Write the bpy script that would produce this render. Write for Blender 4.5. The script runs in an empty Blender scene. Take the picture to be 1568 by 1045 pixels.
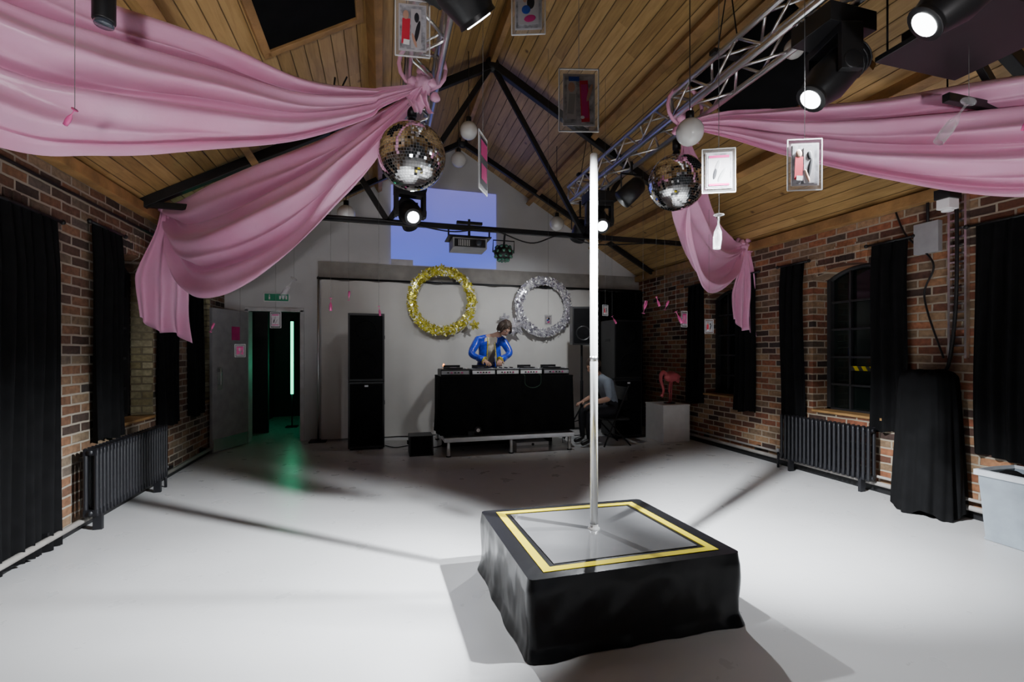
import bpy, math, random
from mathutils import Vector, Matrix, noise
random.seed(7)
PI=math.pi
C=bpy.context.scene.collection
# ---------------------------------------------------------------- materials
MATS={}
def newmat(name):
    m=bpy.data.materials.new(name); m.use_nodes=True
    nt=m.node_tree; b=nt.nodes['Principled BSDF']
    MATS[name]=m
    return m,nt,b
def N(nt,t,**kw):
    n=nt.nodes.new(t)
    for k,v in kw.items(): setattr(n,k,v)
    return n
def ramp(nt,stops):
    r=N(nt,'ShaderNodeValToRGB'); e=r.color_ramp.elements
    while len(e)<len(stops): e.new(.5)
    for i,(p,c) in enumerate(stops):
        e[i].position=p; e[i].color=(c[0],c[1],c[2],1)
    return r
def mat(name,col,rough=.5,metal=0,var=.12,scale=8,bump=0,bscale=40,emit=None,es=0,coat=0,sheen=0,alpha=1,trans=0,spec=None):
    if name in MATS: return MATS[name]
    m,nt,b=newmat(name); L=nt.links
    tc=N(nt,'ShaderNodeTexCoord'); nz=N(nt,'ShaderNodeTexNoise')
    nz.inputs['Scale'].default_value=scale; nz.inputs['Detail'].default_value=4
    L.new(tc.outputs['Object'],nz.inputs['Vector'])
    lo=[max(0,c*(1-var)) for c in col[:3]]; hi=[min(1,c*(1+var)) for c in col[:3]]
    r=ramp(nt,[(.3,lo),(.7,hi)]); L.new(nz.outputs['Fac'],r.inputs['Fac']); L.new(r.outputs['Color'],b.inputs['Base Color'])
    b.inputs['Roughness'].default_value=rough; b.inputs['Metallic'].default_value=metal
    if spec is not None: b.inputs['Specular IOR Level'].default_value=spec
    if coat: b.inputs['Coat Weight'].default_value=coat
    if sheen: b.inputs['Sheen Weight'].default_value=sheen
    if trans: b.inputs['Transmission Weight'].default_value=trans
    if alpha<1: b.inputs['Alpha'].default_value=alpha
    if emit: 
        b.inputs['Emission Color'].default_value=(*emit,1); b.inputs['Emission Strength'].default_value=es
    if bump:
        n2=N(nt,'ShaderNodeTexNoise'); n2.inputs['Scale'].default_value=bscale; n2.inputs['Detail'].default_value=5
        L.new(tc.outputs['Object'],n2.inputs['Vector'])
        bp=N(nt,'ShaderNodeBump'); bp.inputs['Strength'].default_value=bump; bp.inputs['Distance'].default_value=.02
        L.new(n2.outputs['Fac'],bp.inputs['Height']); L.new(bp.outputs['Normal'],b.inputs['Normal'])
    return m
def brick_mat(name,stops,mortar,width=.23):
    m,nt,b=newmat(name); L=nt.links
    tc=N(nt,'ShaderNodeTexCoord'); sp=N(nt,'ShaderNodeSeparateXYZ'); cb=N(nt,'ShaderNodeCombineXYZ')
    L.new(tc.outputs['Object'],sp.inputs[0])
    ad=N(nt,'ShaderNodeMath',operation='ADD'); L.new(sp.outputs['Y'],ad.inputs[0]); L.new(sp.outputs['X'],ad.inputs[1])
    L.new(ad.outputs[0],cb.inputs[0]); L.new(sp.outputs['Z'],cb.inputs[1])
    nz=N(nt,'ShaderNodeTexNoise'); nz.inputs['Scale'].default_value=9; L.new(cb.outputs[0],nz.inputs['Vector'])
    vm=N(nt,'ShaderNodeVectorMath',operation='MULTIPLY_ADD'); vm.inputs[1].default_value=(.012,.012,0)
    L.new(nz.outputs['Color'],vm.inputs[0]); L.new(cb.outputs[0],vm.inputs[2])
    bt=N(nt,'ShaderNodeTexBrick'); bt.inputs['Scale'].default_value=1
    bt.inputs['Brick Width'].default_value=width; bt.inputs['Row Height'].default_value=.077
    bt.inputs['Mortar Size'].default_value=.009; bt.inputs['Mortar Smooth'].default_value=.25
    bt.inputs['Color1'].default_value=(0,0,0,1); bt.inputs['Color2'].default_value=(1,1,1,1); bt.inputs['Mortar'].default_value=(.5,.5,.5,1)
    L.new(vm.outputs[0],bt.inputs['Vector'])
    rp=ramp(nt,stops); L.new(bt.outputs['Color'],rp.inputs['Fac'])
    n2=N(nt,'ShaderNodeTexNoise'); n2.inputs['Scale'].default_value=25; n2.inputs['Detail'].default_value=6; L.new(cb.outputs[0],n2.inputs['Vector'])
    n3=N(nt,'ShaderNodeTexNoise'); n3.inputs['Scale'].default_value=1.7; n3.inputs['Detail'].default_value=3; L.new(cb.outputs[0],n3.inputs['Vector'])
    r2=ramp(nt,[(.3,(.55,.55,.55)),(.7,(1.0,1.0,1.0))]); L.new(n2.outputs['Fac'],r2.inputs['Fac'])
    r3=ramp(nt,[(.35,(.5,.48,.46)),(.65,(1,1,1))]); L.new(n3.outputs['Fac'],r3.inputs['Fac'])
    mm=N(nt,'ShaderNodeMix',data_type='RGBA',blend_type='MULTIPLY'); mm.inputs[0].default_value=1
    L.new(rp.outputs[0],mm.inputs[6]); L.new(r2.outputs[0],mm.inputs[7])
    m3=N(nt,'ShaderNodeMix',data_type='RGBA',blend_type='MULTIPLY'); m3.inputs[0].default_value=1
    L.new(mm.outputs[2],m3.inputs[6]); L.new(r3.outputs[0],m3.inputs[7])
    m2=N(nt,'ShaderNodeMix',data_type='RGBA'); L.new(bt.outputs['Fac'],m2.inputs[0]); L.new(m3.outputs[2],m2.inputs[6]); m2.inputs[7].default_value=(*mortar,1)
    L.new(m2.outputs[2],b.inputs['Base Color']); b.inputs['Roughness'].default_value=.75
    inv=N(nt,'ShaderNodeMath',operation='SUBTRACT'); inv.inputs[0].default_value=1; L.new(bt.outputs['Fac'],inv.inputs[1])
    a2=N(nt,'ShaderNodeMath',operation='MULTIPLY_ADD'); L.new(n2.outputs['Fac'],a2.inputs[0]); a2.inputs[1].default_value=.5; L.new(inv.outputs[0],a2.inputs[2])
    bp=N(nt,'ShaderNodeBump'); bp.inputs['Strength'].default_value=.8; bp.inputs['Distance'].default_value=.012
    L.new(a2.outputs[0],bp.inputs['Height']); L.new(bp.outputs['Normal'],b.inputs['Normal'])
    return m
M_brick=brick_mat('brick_red',[(0,(.05,.033,.028)),(.22,(.18,.07,.04)),(.42,(.36,.12,.06)),(.6,(.44,.19,.085)),(.78,(.42,.27,.15)),(1,(.12,.08,.06))],(.34,.29,.22))
M_brickL=brick_mat('brick_left',[(0,(.05,.04,.035)),(.3,(.20,.10,.06)),(.5,(.30,.15,.08)),(.75,(.33,.24,.15)),(1,(.15,.12,.1))],(.34,.30,.24))
M_reveal=brick_mat('painted_brick_reveal',[(0,(.42,.36,.18)),(.5,(.55,.49,.28)),(1,(.66,.6,.38))],(.22,.19,.12),.2)
def wood_mat(name,width,cols,axis='X'):
    m,nt,b=newmat(name); L=nt.links
    tc=N(nt,'ShaderNodeTexCoord'); sp=N(nt,'ShaderNodeSeparateXYZ'); L.new(tc.outputs['Object'],sp.inputs[0])
    dv=N(nt,'ShaderNodeMath',operation='DIVIDE'); L.new(sp.outputs[axis],dv.inputs[0]); dv.inputs[1].default_value=width
    fl=N(nt,'ShaderNodeMath',operation='FLOOR'); L.new(dv.outputs[0],fl.inputs[0])
    fr=N(nt,'ShaderNodeMath',operation='FRACT'); L.new(dv.outputs[0],fr.inputs[0])
    wn=N(nt,'ShaderNodeTexWhiteNoise',noise_dimensions='1D'); L.new(fl.outputs[0],wn.inputs['W'])
    ay=N(nt,'ShaderNodeMath',operation='MULTIPLY_ADD'); L.new(wn.outputs['Value'],ay.inputs[0]); ay.inputs[1].default_value=3.0; L.new(sp.outputs['Y'],ay.inputs[2])
    dy=N(nt,'ShaderNodeMath',operation='DIVIDE'); L.new(ay.outputs[0],dy.inputs[0]); dy.inputs[1].default_value=2.4
    fy=N(nt,'ShaderNodeMath',operation='FLOOR'); L.new(dy.outputs[0],fy.inputs[0])
    cb=N(nt,'ShaderNodeCombineXYZ'); L.new(fl.outputs[0],cb.inputs[0]); L.new(fy.outputs[0],cb.inputs[1])
    w2=N(nt,'ShaderNodeTexWhiteNoise',noise_dimensions='2D'); L.new(cb.outputs[0],w2.inputs['Vector'])
    c3=N(nt,'ShaderNodeCombineXYZ'); sx=N(nt,'ShaderNodeMath',operation='MULTIPLY'); L.new(sp.outputs[axis],sx.inputs[0]); sx.inputs[1].default_value=14
    sy=N(nt,'ShaderNodeMath',operation='MULTIPLY'); L.new(ay.outputs[0],sy.inputs[0]); sy.inputs[1].default_value=1.1
    L.new(sx.outputs[0],c3.inputs[0]); L.new(sy.outputs[0],c3.inputs[1]); L.new(w2.outputs['Value'],c3.inputs[2])
    gz=N(nt,'ShaderNodeTexNoise'); gz.inputs['Scale'].default_value=3; gz.inputs['Detail'].default_value=6; gz.inputs['Distortion'].default_value=.6
    L.new(c3.outputs[0],gz.inputs['Vector'])
    mx=N(nt,'ShaderNodeMath',operation='MULTIPLY_ADD'); L.new(w2.outputs['Value'],mx.inputs[0]); mx.inputs[1].default_value=.35; 
    g2=N(nt,'ShaderNodeMath',operation='MULTIPLY'); L.new(gz.outputs['Fac'],g2.inputs[0]); g2.inputs[1].default_value=.75; L.new(g2.outputs[0],mx.inputs[2])
    rp=ramp(nt,cols); L.new(mx.outputs[0],rp.inputs['Fac'])
    vo=N(nt,'ShaderNodeTexVoronoi'); vo.inputs['Scale'].default_value=3.2
    c4=N(nt,'ShaderNodeCombineXYZ'); L.new(sp.outputs[axis],c4.inputs[0]); sq=N(nt,'ShaderNodeMath',operation='MULTIPLY'); L.new(sp.outputs['Y'],sq.inputs[0]); sq.inputs[1].default_value=.8
    L.new(sq.outputs[0],c4.inputs[1]); L.new(c4.outputs[0],vo.inputs['Vector'])
    kr=ramp(nt,[(.03,(.25,.18,.12)),(.09,(1,1,1))]); L.new(vo.outputs['Distance'],kr.inputs['Fac'])
    k=N(nt,'ShaderNodeMix',data_type='RGBA',blend_type='MULTIPLY'); k.inputs[0].default_value=1; L.new(rp.outputs[0],k.inputs[6]); L.new(kr.outputs[0],k.inputs[7])
    gr=ramp(nt,[(0,(.12,.1,.08)),(.05,(1,1,1)),(.95,(1,1,1)),(1,(.12,.1,.08))]); L.new(fr.outputs[0],gr.inputs['Fac'])
    m2=N(nt,'ShaderNodeMix',data_type='RGBA',blend_type='MULTIPLY'); m2.inputs[0].default_value=1; L.new(k.outputs[2],m2.inputs[6]); L.new(gr.outputs[0],m2.inputs[7])
    L.new(m2.outputs[2],b.inputs['Base Color']); b.inputs['Roughness'].default_value=.42
    bp=N(nt,'ShaderNodeBump'); bp.inputs['Strength'].default_value=.6; bp.inputs['Distance'].default_value=.01
    L.new(gr.outputs[0],bp.inputs['Height']); L.new(bp.outputs['Normal'],b.inputs['Normal'])
    return m
M_board=wood_mat('pine_boards',.10,[(.2,(.20,.11,.035)),(.5,(.38,.235,.085)),(.8,(.52,.34,.14))])
M_beam=mat('timber_beam',(.34,.19,.07),.55,var=.35,scale=5,bump=.2)
def floor_mat():
    m,nt,b=newmat('painted_floor'); L=nt.links
    tc=N(nt,'ShaderNodeTexCoord')
    def nz(s,d=5):
        n=N(nt,'ShaderNodeTexNoise'); n.inputs['Scale'].default_value=s; n.inputs['Detail'].default_value=d; L.new(tc.outputs['Object'],n.inputs['Vector']); return n
    a=nz(.7); r=ramp(nt,[(.3,(.50,.50,.505)),(.7,(.55,.55,.555))]); L.new(a.outputs['Fac'],r.inputs['Fac'])
    sc=nz(5,7)
    vo=N(nt,'ShaderNodeTexVoronoi'); vo.inputs['Scale'].default_value=5; L.new(tc.outputs['Object'],vo.inputs['Vector'])
    r3=ramp(nt,[(.010,(.45,.45,.45)),(.02,(1,1,1))]); L.new(vo.outputs['Distance'],r3.inputs['Fac'])
    y=N(nt,'ShaderNodeMix',data_type='RGBA',blend_type='MULTIPLY'); y.inputs[0].default_value=1; L.new(r.outputs[0],y.inputs[6]); L.new(r3.outputs[0],y.inputs[7])
    L.new(y.outputs[2],b.inputs['Base Color'])
    rr=ramp(nt,[(.3,(.26,.26,.26)),(.7,(.36,.36,.36))]); L.new(sc.outputs['Fac'],rr.inputs['Fac']); L.new(rr.outputs[0],b.inputs['Roughness'])
    return m
M_floor=floor_mat()
M_white=mat('white_wall',(.60,.60,.61),.7,var=.05,scale=2)
M_taupe=mat('taupe_band',(.30,.28,.26),.7)
M_black=mat('black_steel',(.010,.010,.011),.45,metal=.2)
M_blackpl=mat('black_plastic',(.012,.012,.013),.4)
M_velvet=mat('black_velvet',(.0045,.0045,.005),.95,var=.3,spec=.15)
M_bag=mat('black_binliner',(.006,.006,.007),.25,bump=.12,bscale=7,spec=.35)
M_alu=mat('aluminium',(.75,.75,.76),.28,metal=1,var=.05)
M_chrome=mat('chrome',(.97,.97,.97),.22,metal=.55,var=.02)
M_mirror=mat('mirror_tile',(.92,.92,.92),.04,metal=1,var=.02)
M_grey=mat('grey_paint',(.30,.30,.31),.5)
M_lgrey=mat('light_grey_paint',(.60,.60,.61),.5)
M_wht=mat('white_plastic',(.8,.8,.8),.4,var=.04)
M_yellow=mat('yellow_tape',(.50,.40,.0),.6,var=.05,spec=.1)
M_cloth=mat('backdrop_cloth',(.62,.60,.57),.8,var=.05,scale=2,bump=.25,bscale=4)
M_rad=mat('radiator_iron',(.010,.010,.013),.45,metal=.1)
M_glass=mat('night_glass',(.006,.010,.009),.08,var=.5,scale=2)
M_frame=mat('window_frame',(.02,.02,.022),.5)
M_magenta=mat('magenta_card',(.55,.03,.2),.4)
M_red=mat('red_card',(.6,.03,.06),.4)
M_pic=mat('photo_print',(.33,.33,.36),.35,var=.6,scale=30)
M_piclt=mat('photo_paper',(.46,.44,.46),.35,var=.1)
M_bluec=mat('blue_card_ink',(.03,.08,.4),.4)
M_pinkc=mat('pink_trinket',(.75,.12,.35),.3)
M_green=mat('green_tube',(.1,.9,.5),.5,emit=(.05,1,.5),es=4)
M_exit=mat('exit_green',(.02,.30,.16),.4)
M_lens=mat('lamp_lens',(1,1,1),.3,emit=(.95,.98,1),es=14)
M_lensoff=mat('dark_lens',(.05,.06,.08),.05,coat=1)
M_orange=mat('orange_glow',(1,.3,.05),.5,emit=(1,.3,.06),es=6)
M_skin=mat('skin',(.50,.29,.21),.5,var=.08)
M_hair=mat('brown_hair',(.05,.03,.02),.6,var=.4,scale=40,bump=.4)
M_blue=mat('blue_satin',(.015,.05,.55),.25,var=.5,scale=12,sheen=.2,bump=.3,bscale=15)
M_cream=mat('cream_shirt',(.72,.66,.55),.7,var=.08)
M_dark=mat('dark_trousers',(.015,.015,.02),.8)
M_shirt=mat('grey_blue_shirt',(.26,.30,.36),.8)
M_string=mat('nylon_string',(.12,.12,.12),.4)
M_globe=mat('frosted_globe',(.62,.61,.59),.25,var=.03,coat=.4)
M_tub=mat('storage_tub_plastic',(.26,.30,.34),.35)
M_tublid=mat('storage_tub_rim',(.55,.58,.62),.35)
M_shoe=mat('shoe_leather',(.02,.02,.02),.4)
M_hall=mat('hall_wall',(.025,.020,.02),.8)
M_lip=mat('lips',(.35,.12,.1),.5)
M_eye=mat('eye_white',(.7,.7,.7),.2)
M_flam=mat('flamingo_pink',(.62,.12,.14),.4,var=.2)
def clear_mat(name,col,a=.08,hi=.45):
    m,nt,b=newmat(name); L=nt.links
    b.inputs['Base Color'].default_value=(*col,1); b.inputs['Roughness'].default_value=.08
    fr=N(nt,'ShaderNodeLayerWeight'); fr.inputs[0].default_value=.35
    mp=N(nt,'ShaderNodeMapRange'); mp.inputs['To Min'].default_value=a; mp.inputs['To Max'].default_value=hi
    L.new(fr.outputs['Facing'],mp.inputs['Value']); L.new(mp.outputs[0],b.inputs['Alpha'])
    return m
M_clear=clear_mat('clear_plastic',(.6,.6,.62))
def drape_mat():
    m,nt,b=newmat('pink_satin'); L=nt.links
    tc=N(nt,'ShaderNodeTexCoord'); nz=N(nt,'ShaderNodeTexNoise'); nz.inputs['Scale'].default_value=2; nz.inputs['Detail'].default_value=6
    L.new(tc.outputs['Object'],nz.inputs['Vector'])
    r=ramp(nt,[(.3,(.95,.46,.70)),(.7,(.98,.58,.80))]); L.new(nz.outputs['Fac'],r.inputs['Fac']); L.new(r.outputs[0],b.inputs['Base Color'])
    b.inputs['Roughness'].default_value=.34; b.inputs['Sheen Weight'].default_value=.3
    bp=N(nt,'ShaderNodeBump'); bp.inputs['Strength'].default_value=.22; bp.inputs['Distance'].default_value=.02
    n2=N(nt,'ShaderNodeTexNoise'); n2.inputs['Scale'].default_value=9; n2.inputs['Detail'].default_value=5; n2.inputs['Distortion'].default_value=1.2
    L.new(tc.outputs['Object'],n2.inputs['Vector']); L.new(n2.outputs['Fac'],bp.inputs['Height']); L.new(bp.outputs['Normal'],b.inputs['Normal'])
    tr=N(nt,'ShaderNodeBsdfTranslucent'); L.new(r.outputs[0],tr.inputs['Color'])
    ms=N(nt,'ShaderNodeMixShader'); ms.inputs[0].default_value=.3
    out=nt.nodes['Material Output']; L.new(b.outputs[0],ms.inputs[1]); L.new(tr.outputs[0],ms.inputs[2]); L.new(ms.outputs[0],out.inputs['Surface'])
    return m
M_drape=drape_mat()
def glitter(name,stops,scale=110):
    m,nt,b=newmat(name); L=nt.links
    tc=N(nt,'ShaderNodeTexCoord'); vo=N(nt,'ShaderNodeTexVoronoi'); vo.inputs['Scale'].default_value=scale
    L.new(tc.outputs['Object'],vo.inputs['Vector']); sp=N(nt,'ShaderNodeSeparateColor'); L.new(vo.outputs['Color'],sp.inputs[0])
    r=ramp(nt,stops); L.new(sp.outputs[0],r.inputs['Fac']); L.new(r.outputs[0],b.inputs['Base Color'])
    b.inputs['Metallic'].default_value=.5; b.inputs['Roughness'].default_value=.25
    bp=N(nt,'ShaderNodeBump'); bp.inputs['Strength'].default_value=1; bp.inputs['Distance'].default_value=.02
    L.new(sp.outputs[1],bp.inputs['Height']); L.new(bp.outputs['Normal'],b.inputs['Normal'])
    return m
M_gold=glitter('gold_tinsel',[(0,(.5,.42,.0)),(.5,(.95,.84,.03)),(1,(1,1,.5))])
M_silver=glitter('silver_tinsel',[(0,(.35,.33,.38)),(.5,(.8,.77,.85)),(1,(1,1,1))])
M_foilhi=mat('painted_foil_highlight',(1,1,.95),.15,metal=.3,var=.02)  # white flakes: highlights painted into the tinsel
M_goldd=mat('gold_painted_shade',(.34,.28,.01),.3,metal=.5)  # darker gold flakes: shade painted into the tinsel
M_silvd=mat('silver_painted_shade',(.22,.20,.26),.3,metal=.5)  # darker silver flakes: shade painted into the tinsel
def screen_mat():
    m,nt,b=newmat('projection_blue'); L=nt.links
    tc=N(nt,'ShaderNodeTexCoord'); sp=N(nt,'ShaderNodeSeparateXYZ'); L.new(tc.outputs['Object'],sp.inputs[0])
    mp=N(nt,'ShaderNodeMapRange'); mp.inputs['From Min'].default_value=2.88; mp.inputs['From Max'].default_value=4.2; L.new(sp.outputs['Z'],mp.inputs['Value'])
    r=ramp(nt,[(0,(.07,.13,.85)),(1,(.20,.19,.70))]); L.new(mp.outputs[0],r.inputs['Fac'])
    L.new(r.outputs[0],b.inputs['Emission Color']); b.inputs['Emission Strength'].default_value=.85; b.inputs['Base Color'].default_value=(.25,.25,.35,1)
    return m
M_screen=screen_mat()
M_hazard=mat('hazard_tape_black',(.02,.02,.02),.4)

# ---------------------------------------------------------------- builder
class B:
    def __init__(s,name): s.n=name; s.v=[]; s.f=[]; s.m=[]; s.sm=[]; s.mats=[]
    def mi(s,m):
        if m not in s.mats: s.mats.append(m)
        return s.mats.index(m)
    def add(s,vs,fs,m,smooth=False):
        o=len(s.v); s.v+= [tuple(v) for v in vs]; k=s.mi(m)
        for f in fs: s.f.append([i+o for i in f]); s.m.append(k); s.sm.append(smooth)
    def box(s,c,sz,m,rot=None):
        hx,hy,hz=[a/2 for a in sz]; c=Vector(c)
        vs=[Vector((x,y,z)) for x in(-hx,hx) for y in(-hy,hy) for z in(-hz,hz)]
        if rot is not None: vs=[rot@v for v in vs]
        s.add([c+v for v in vs],[(0,1,3,2),(4,6,7,5),(0,4,5,1),(2,3,7,6),(0,2,6,4),(1,5,7,3)],m)
    def bb(s,x0,x1,y0,y1,z0,z1,m): s.box(((x0+x1)/2,(y0+y1)/2,(z0+z1)/2),(x1-x0,y1-y0,z1-z0),m)
    def tube(s,pts,rad,m,n=8,smooth=True):
        pts=[Vector(p) for p in pts]
        if not isinstance(rad,(list,tuple)): rad=[rad]*len(pts)
        vs=[];fs=[]; ref=None
        for i,p in enumerate(pts):
            a=pts[max(0,i-1)]; b=pts[min(len(pts)-1,i+1)]; t=(b-a)
            if t.length<1e-9: t=Vector((0,0,1))
            t.normalize()
            if ref is None:
                ref=Vector((0,0,1)) if abs(t.z)<.9 else Vector((1,0,0))
            x=(ref-t*ref.dot(t)); 
            if x.length<1e-6: x=t.orthogonal()
            x.normalize(); ref=x; y=t.cross(x)
            for k in range(n):
                an=2*PI*k/n+(PI/4 if n==4 else 0); vs.append(p+(x*math.cos(an)+y*math.sin(an))*rad[i])
        for i in range(len(pts)-1):
            for k in range(n): fs.append((i*n+k,i*n+(k+1)%n,(i+1)*n+(k+1)%n,(i+1)*n+k))
        fs.append(tuple(range(n))[::-1]); fs.append(tuple((len(pts)-1)*n+k for k in range(n)))
        s.add(vs,fs,m,smooth)
    def cyl(s,p0,p1,r0,m,r1=None,n=16,smooth=True): s.tube([p0,p1],[r0,r0 if r1 is None else r1],m,n,smooth)
    def beam(s,p0,p1,w,m,h=None):
        p0=Vector(p0);p1=Vector(p1); d=p1-p0; q=d.to_track_quat('Y','Z').to_matrix()
        s.box((p0+p1)/2,(w,d.length,h or w),m,q)
    def sph(s,c,r,m,nu=16,nv=10,rot=None,smooth=True,fn=None):
        if not isinstance(r,(list,tuple)): r=(r,r,r)
        c=Vector(c); vs=[];fs=[]
        for j in range(nv+1):
            ph=PI*j/nv
            for i in range(nu):
                th=2*PI*i/nu; v=Vector((math.sin(ph)*math.cos(th),math.sin(ph)*math.sin(th),math.cos(ph)))
                k=fn(v) if fn else 1
                v=Vector((v.x*r[0],v.y*r[1],v.z*r[2]))*k
                if rot is not None: v=rot@v
                vs.append(c+v)
        for j in range(nv):
            for i in range(nu): fs.append((j*nu+i,(j+1)*nu+i,(j+1)*nu+(i+1)%nu,j*nu+(i+1)%nu))
        s.add(vs,fs,m,smooth)
    def grid(s,fn,nu,nv,m,smooth=True,closed=False):
        vs=[fn(i/(nu if closed else nu-1),j/(nv-1)) for j in range(nv) for i in range(nu)]; fs=[]
        for j in range(nv-1):
            for i in range(nu if closed else nu-1):
                fs.append((j*nu+i,j*nu+(i+1)%nu,(j+1)*nu+(i+1)%nu,(j+1)*nu+i))
        s.add(vs,fs,m,smooth)
    def lathe(s,prof,c,m,n=16,rot=None):
        c=Vector(c)
        def fn(u,v):
            x=v*(len(prof)-1); i=min(int(x),len(prof)-2); t=x-i
            r=prof[i][0]*(1-t)+prof[i+1][0]*t; z=prof[i][1]*(1-t)+prof[i+1][1]*t
            w=Vector((r*math.cos(2*PI*u),r*math.sin(2*PI*u),z))
            if rot is not None: w=rot@w
            return c+w
        s.grid(fn,n,len(prof),m,True,True)
    def prism(s,poly,a0,a1,axis,m):
        n=len(poly)
        def P(p,a): return (a,p[0],p[1]) if axis=='x' else (p[0],a,p[1])
        vs=[P(p,a0) for p in poly]+[P(p,a1) for p in poly]
        fs=[tuple(range(n)),tuple(range(n,2*n))[::-1]]+[(i,(i+1)%n,n+(i+1)%n,n+i) for i in range(n)]
        s.add(vs,fs,m)
    def obj(s,bevel=0,solid=0,sub=0):
        me=bpy.data.meshes.new(s.n); me.from_pydata(s.v,[],s.f); 
        for m in s.mats: me.materials.append(m)
        for p,k,q in zip(me.polygons,s.m,s.sm): p.material_index=k; p.use_smooth=q
        me.update(); o=bpy.data.objects.new(s.n,me); C.objects.link(o)
        import bmesh as bmx
        bm=bmx.new(); bm.from_mesh(me); bmx.ops.recalc_face_normals(bm,faces=bm.faces); bm.to_mesh(me); bm.free()
        if bevel:
            b=o.modifiers.new('bev','BEVEL'); b.width=bevel; b.segments=2; b.limit_method='ANGLE'
        if solid:
            b=o.modifiers.new('sol','SOLIDIFY'); b.thickness=solid
        if sub:
            b=o.modifiers.new('sub','SUBSURF'); b.levels=sub; b.render_levels=sub
        return o
def RZ(a): return Matrix.Rotation(a,3,'Z')
def zr(X): return 4.97-.597*abs(X-1.25)
XL,XR,YB=-2.31,4.80,8.0

# ---------------------------------------------------------------- shell
b=B('floor'); b.bb(XL-.4,XR+.4,-1.6,11.2,-.12,0,M_floor); b.obj()
def side_wall(name,x0,x1,opens,M):
    b=B(name); y=-1.6; H=2.86
    for (a,c,z0,z1,rise) in opens:
        b.bb(x0,x1,y,a,0,H,M)
        if z0>0: b.bb(x0,x1,a,c,0,z0,M)
        n=10; poly=[(a,H)]+[(a+(c-a)*i/n, z1+rise*(1-(2*i/n-1)**2)) for i in range(n+1)]+[(c,H)]
        b.prism(poly,x0,x1,'x',M)
        y=c
    b.bb(x0,x1,y,YB+.2,0,H,M)
    return b.obj()
opR=[(1.25,2.25,.72,2.2,.1),(3.42,4.22,.72,2.24,.12),(5.33,6.1,.75,2.22,.12)]
opL=[(3.3,4.15,.02,2.15,.1),(4.92,5.72,.72,2.22,.12),(6.75,7.4,.72,2.2,.1)]
side_wall('wall_right',XR,XR+.35,opR,M_brick)
side_wall('wall_left',XL-.35,XL,opL,M_brickL)
wn=0
for side,ops in ((1,opR),(-1,opL)):
    xw=XR if side>0 else XL
    for k,(a,c,z0,z1,rise) in enumerate(ops):
        wn+=1
        b=B('window_%d'%wn); xf=xw+side*.24
        b.bb(xf-.005+ .03*side,xf+.005+.03*side,a,c,z0,z1+rise+.01,M_glass)
        t=.045
        for yy in (a+t/2,c-t/2): b.box((xf,yy,(z0+z1)/2),(.06,t,z1-z0),M_frame)
        b.box((xf,(a+c)/2,z0+t/2),(.06,c-a,t),M_frame)
        n=8
        b.tube([(xf,a+(c-a)*i/n,z1+rise*(1-(2*i/n-1)**2)-.01) for i in range(n+1)],.03,M_frame,6)
        for i in (1,2): b.box((xf,a+(c-a)*i/3,(z0+z1+rise)/2),(.035,.022,z1-z0+rise*.8),M_frame)
        nz=5 
        for i in range(1,nz): b.box((xf,(a+c)/2,z0+(z1-z0+.05)*i/nz),(.035,c-a,.022),M_frame)
        if z0>.1: b.box((xw+side*.11,(a+c)/2,z0+.012),(.26,c-a-.004,.024),M_beam)
        if side<0: b.bb(xw-.20,xw-.004,c-.012,c-.002,z0+.03,z1,M_reveal)
        if side>0 and k==1:
            for i in range(8):
                y0=3.56+i*.045; xx=xf-.04
                b.add([(xx,y0,1.20),(xx,y0+.045,1.20),(xx,y0+.075,1.25),(xx,y0+.03,1.25)],[(0,1,2,3)],M_yellow if i%2==0 else M_hazard)
        b.obj()
        b=B('trim_arch_%d'%wn); L=c-a+.1; nb=int(L/.075)
        for i in range(nb+1):
            u=i/nb; yy=a-.05+L*u; zz=z1+rise*(1-(2*u-1)**2)+.11
            b.box((xw+side*.05,yy,zz),(.12,.062,.2),M_brick if side>0 else M_brickL,Matrix.Rotation(-(2*u-1)*.22,3,'X'))
        b.obj(bevel=.004)
b=B('wall_back')
b.prism([(XL-.35,0),(-1.98,0),(-1.98,zr(-1.98)),(XL-.35,zr(XL-.35))],YB,YB+.2,'y',M_white)
b.prism([(-1.98,2.04),(-1.24,2.04),(-1.24,zr(-1.24)),(-1.98,zr(-1.98))],YB,YB+.2,'y',M_white)
b.prism([(-1.24,0),(XR+.35,0),(XR+.35,zr(XR+.35)),(1.25,zr(1.25)),(-1.24,zr(-1.24))],YB,YB+.2,'y',M_white)
b.obj()
b=B('trim_back_band'); b.bb(-.98,4.79,YB-.03,YB-.001,2.56,2.86,M_taupe); b.obj()
b=B('trim_door_frame')
for x in (-2.005,-1.215): b.bb(x-.03,x+.03,YB-.03,YB+.2,0,2.07,M_lgrey)
b.bb(-2.03,-1.19,YB-.03,YB+.2,2.04,2.10,M_lgrey); b.obj(bevel=.004)
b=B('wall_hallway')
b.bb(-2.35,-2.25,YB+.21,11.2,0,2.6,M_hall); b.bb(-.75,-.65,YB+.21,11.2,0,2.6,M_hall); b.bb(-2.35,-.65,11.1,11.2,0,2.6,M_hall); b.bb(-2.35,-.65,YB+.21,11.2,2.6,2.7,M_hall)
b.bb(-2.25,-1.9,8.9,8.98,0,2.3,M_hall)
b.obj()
b=B('neon_tube'); b.cyl((-1.62,9.5,.62),(-1.62,9.5,1.98),.025,M_green); b.cyl((-1.62,9.5,0),(-1.62,9.5,.62),.012,M_black); b.box((-1.62,9.5,.01),(.2,.2,.02),M_black); b.cyl((-1.62,9.5,1.98),(-1.62,9.5,2.03),.03,M_black); b.obj()
b=B('door_1'); ang=math.atan2(7.30-7.96,-2.25+1.99)
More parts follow.
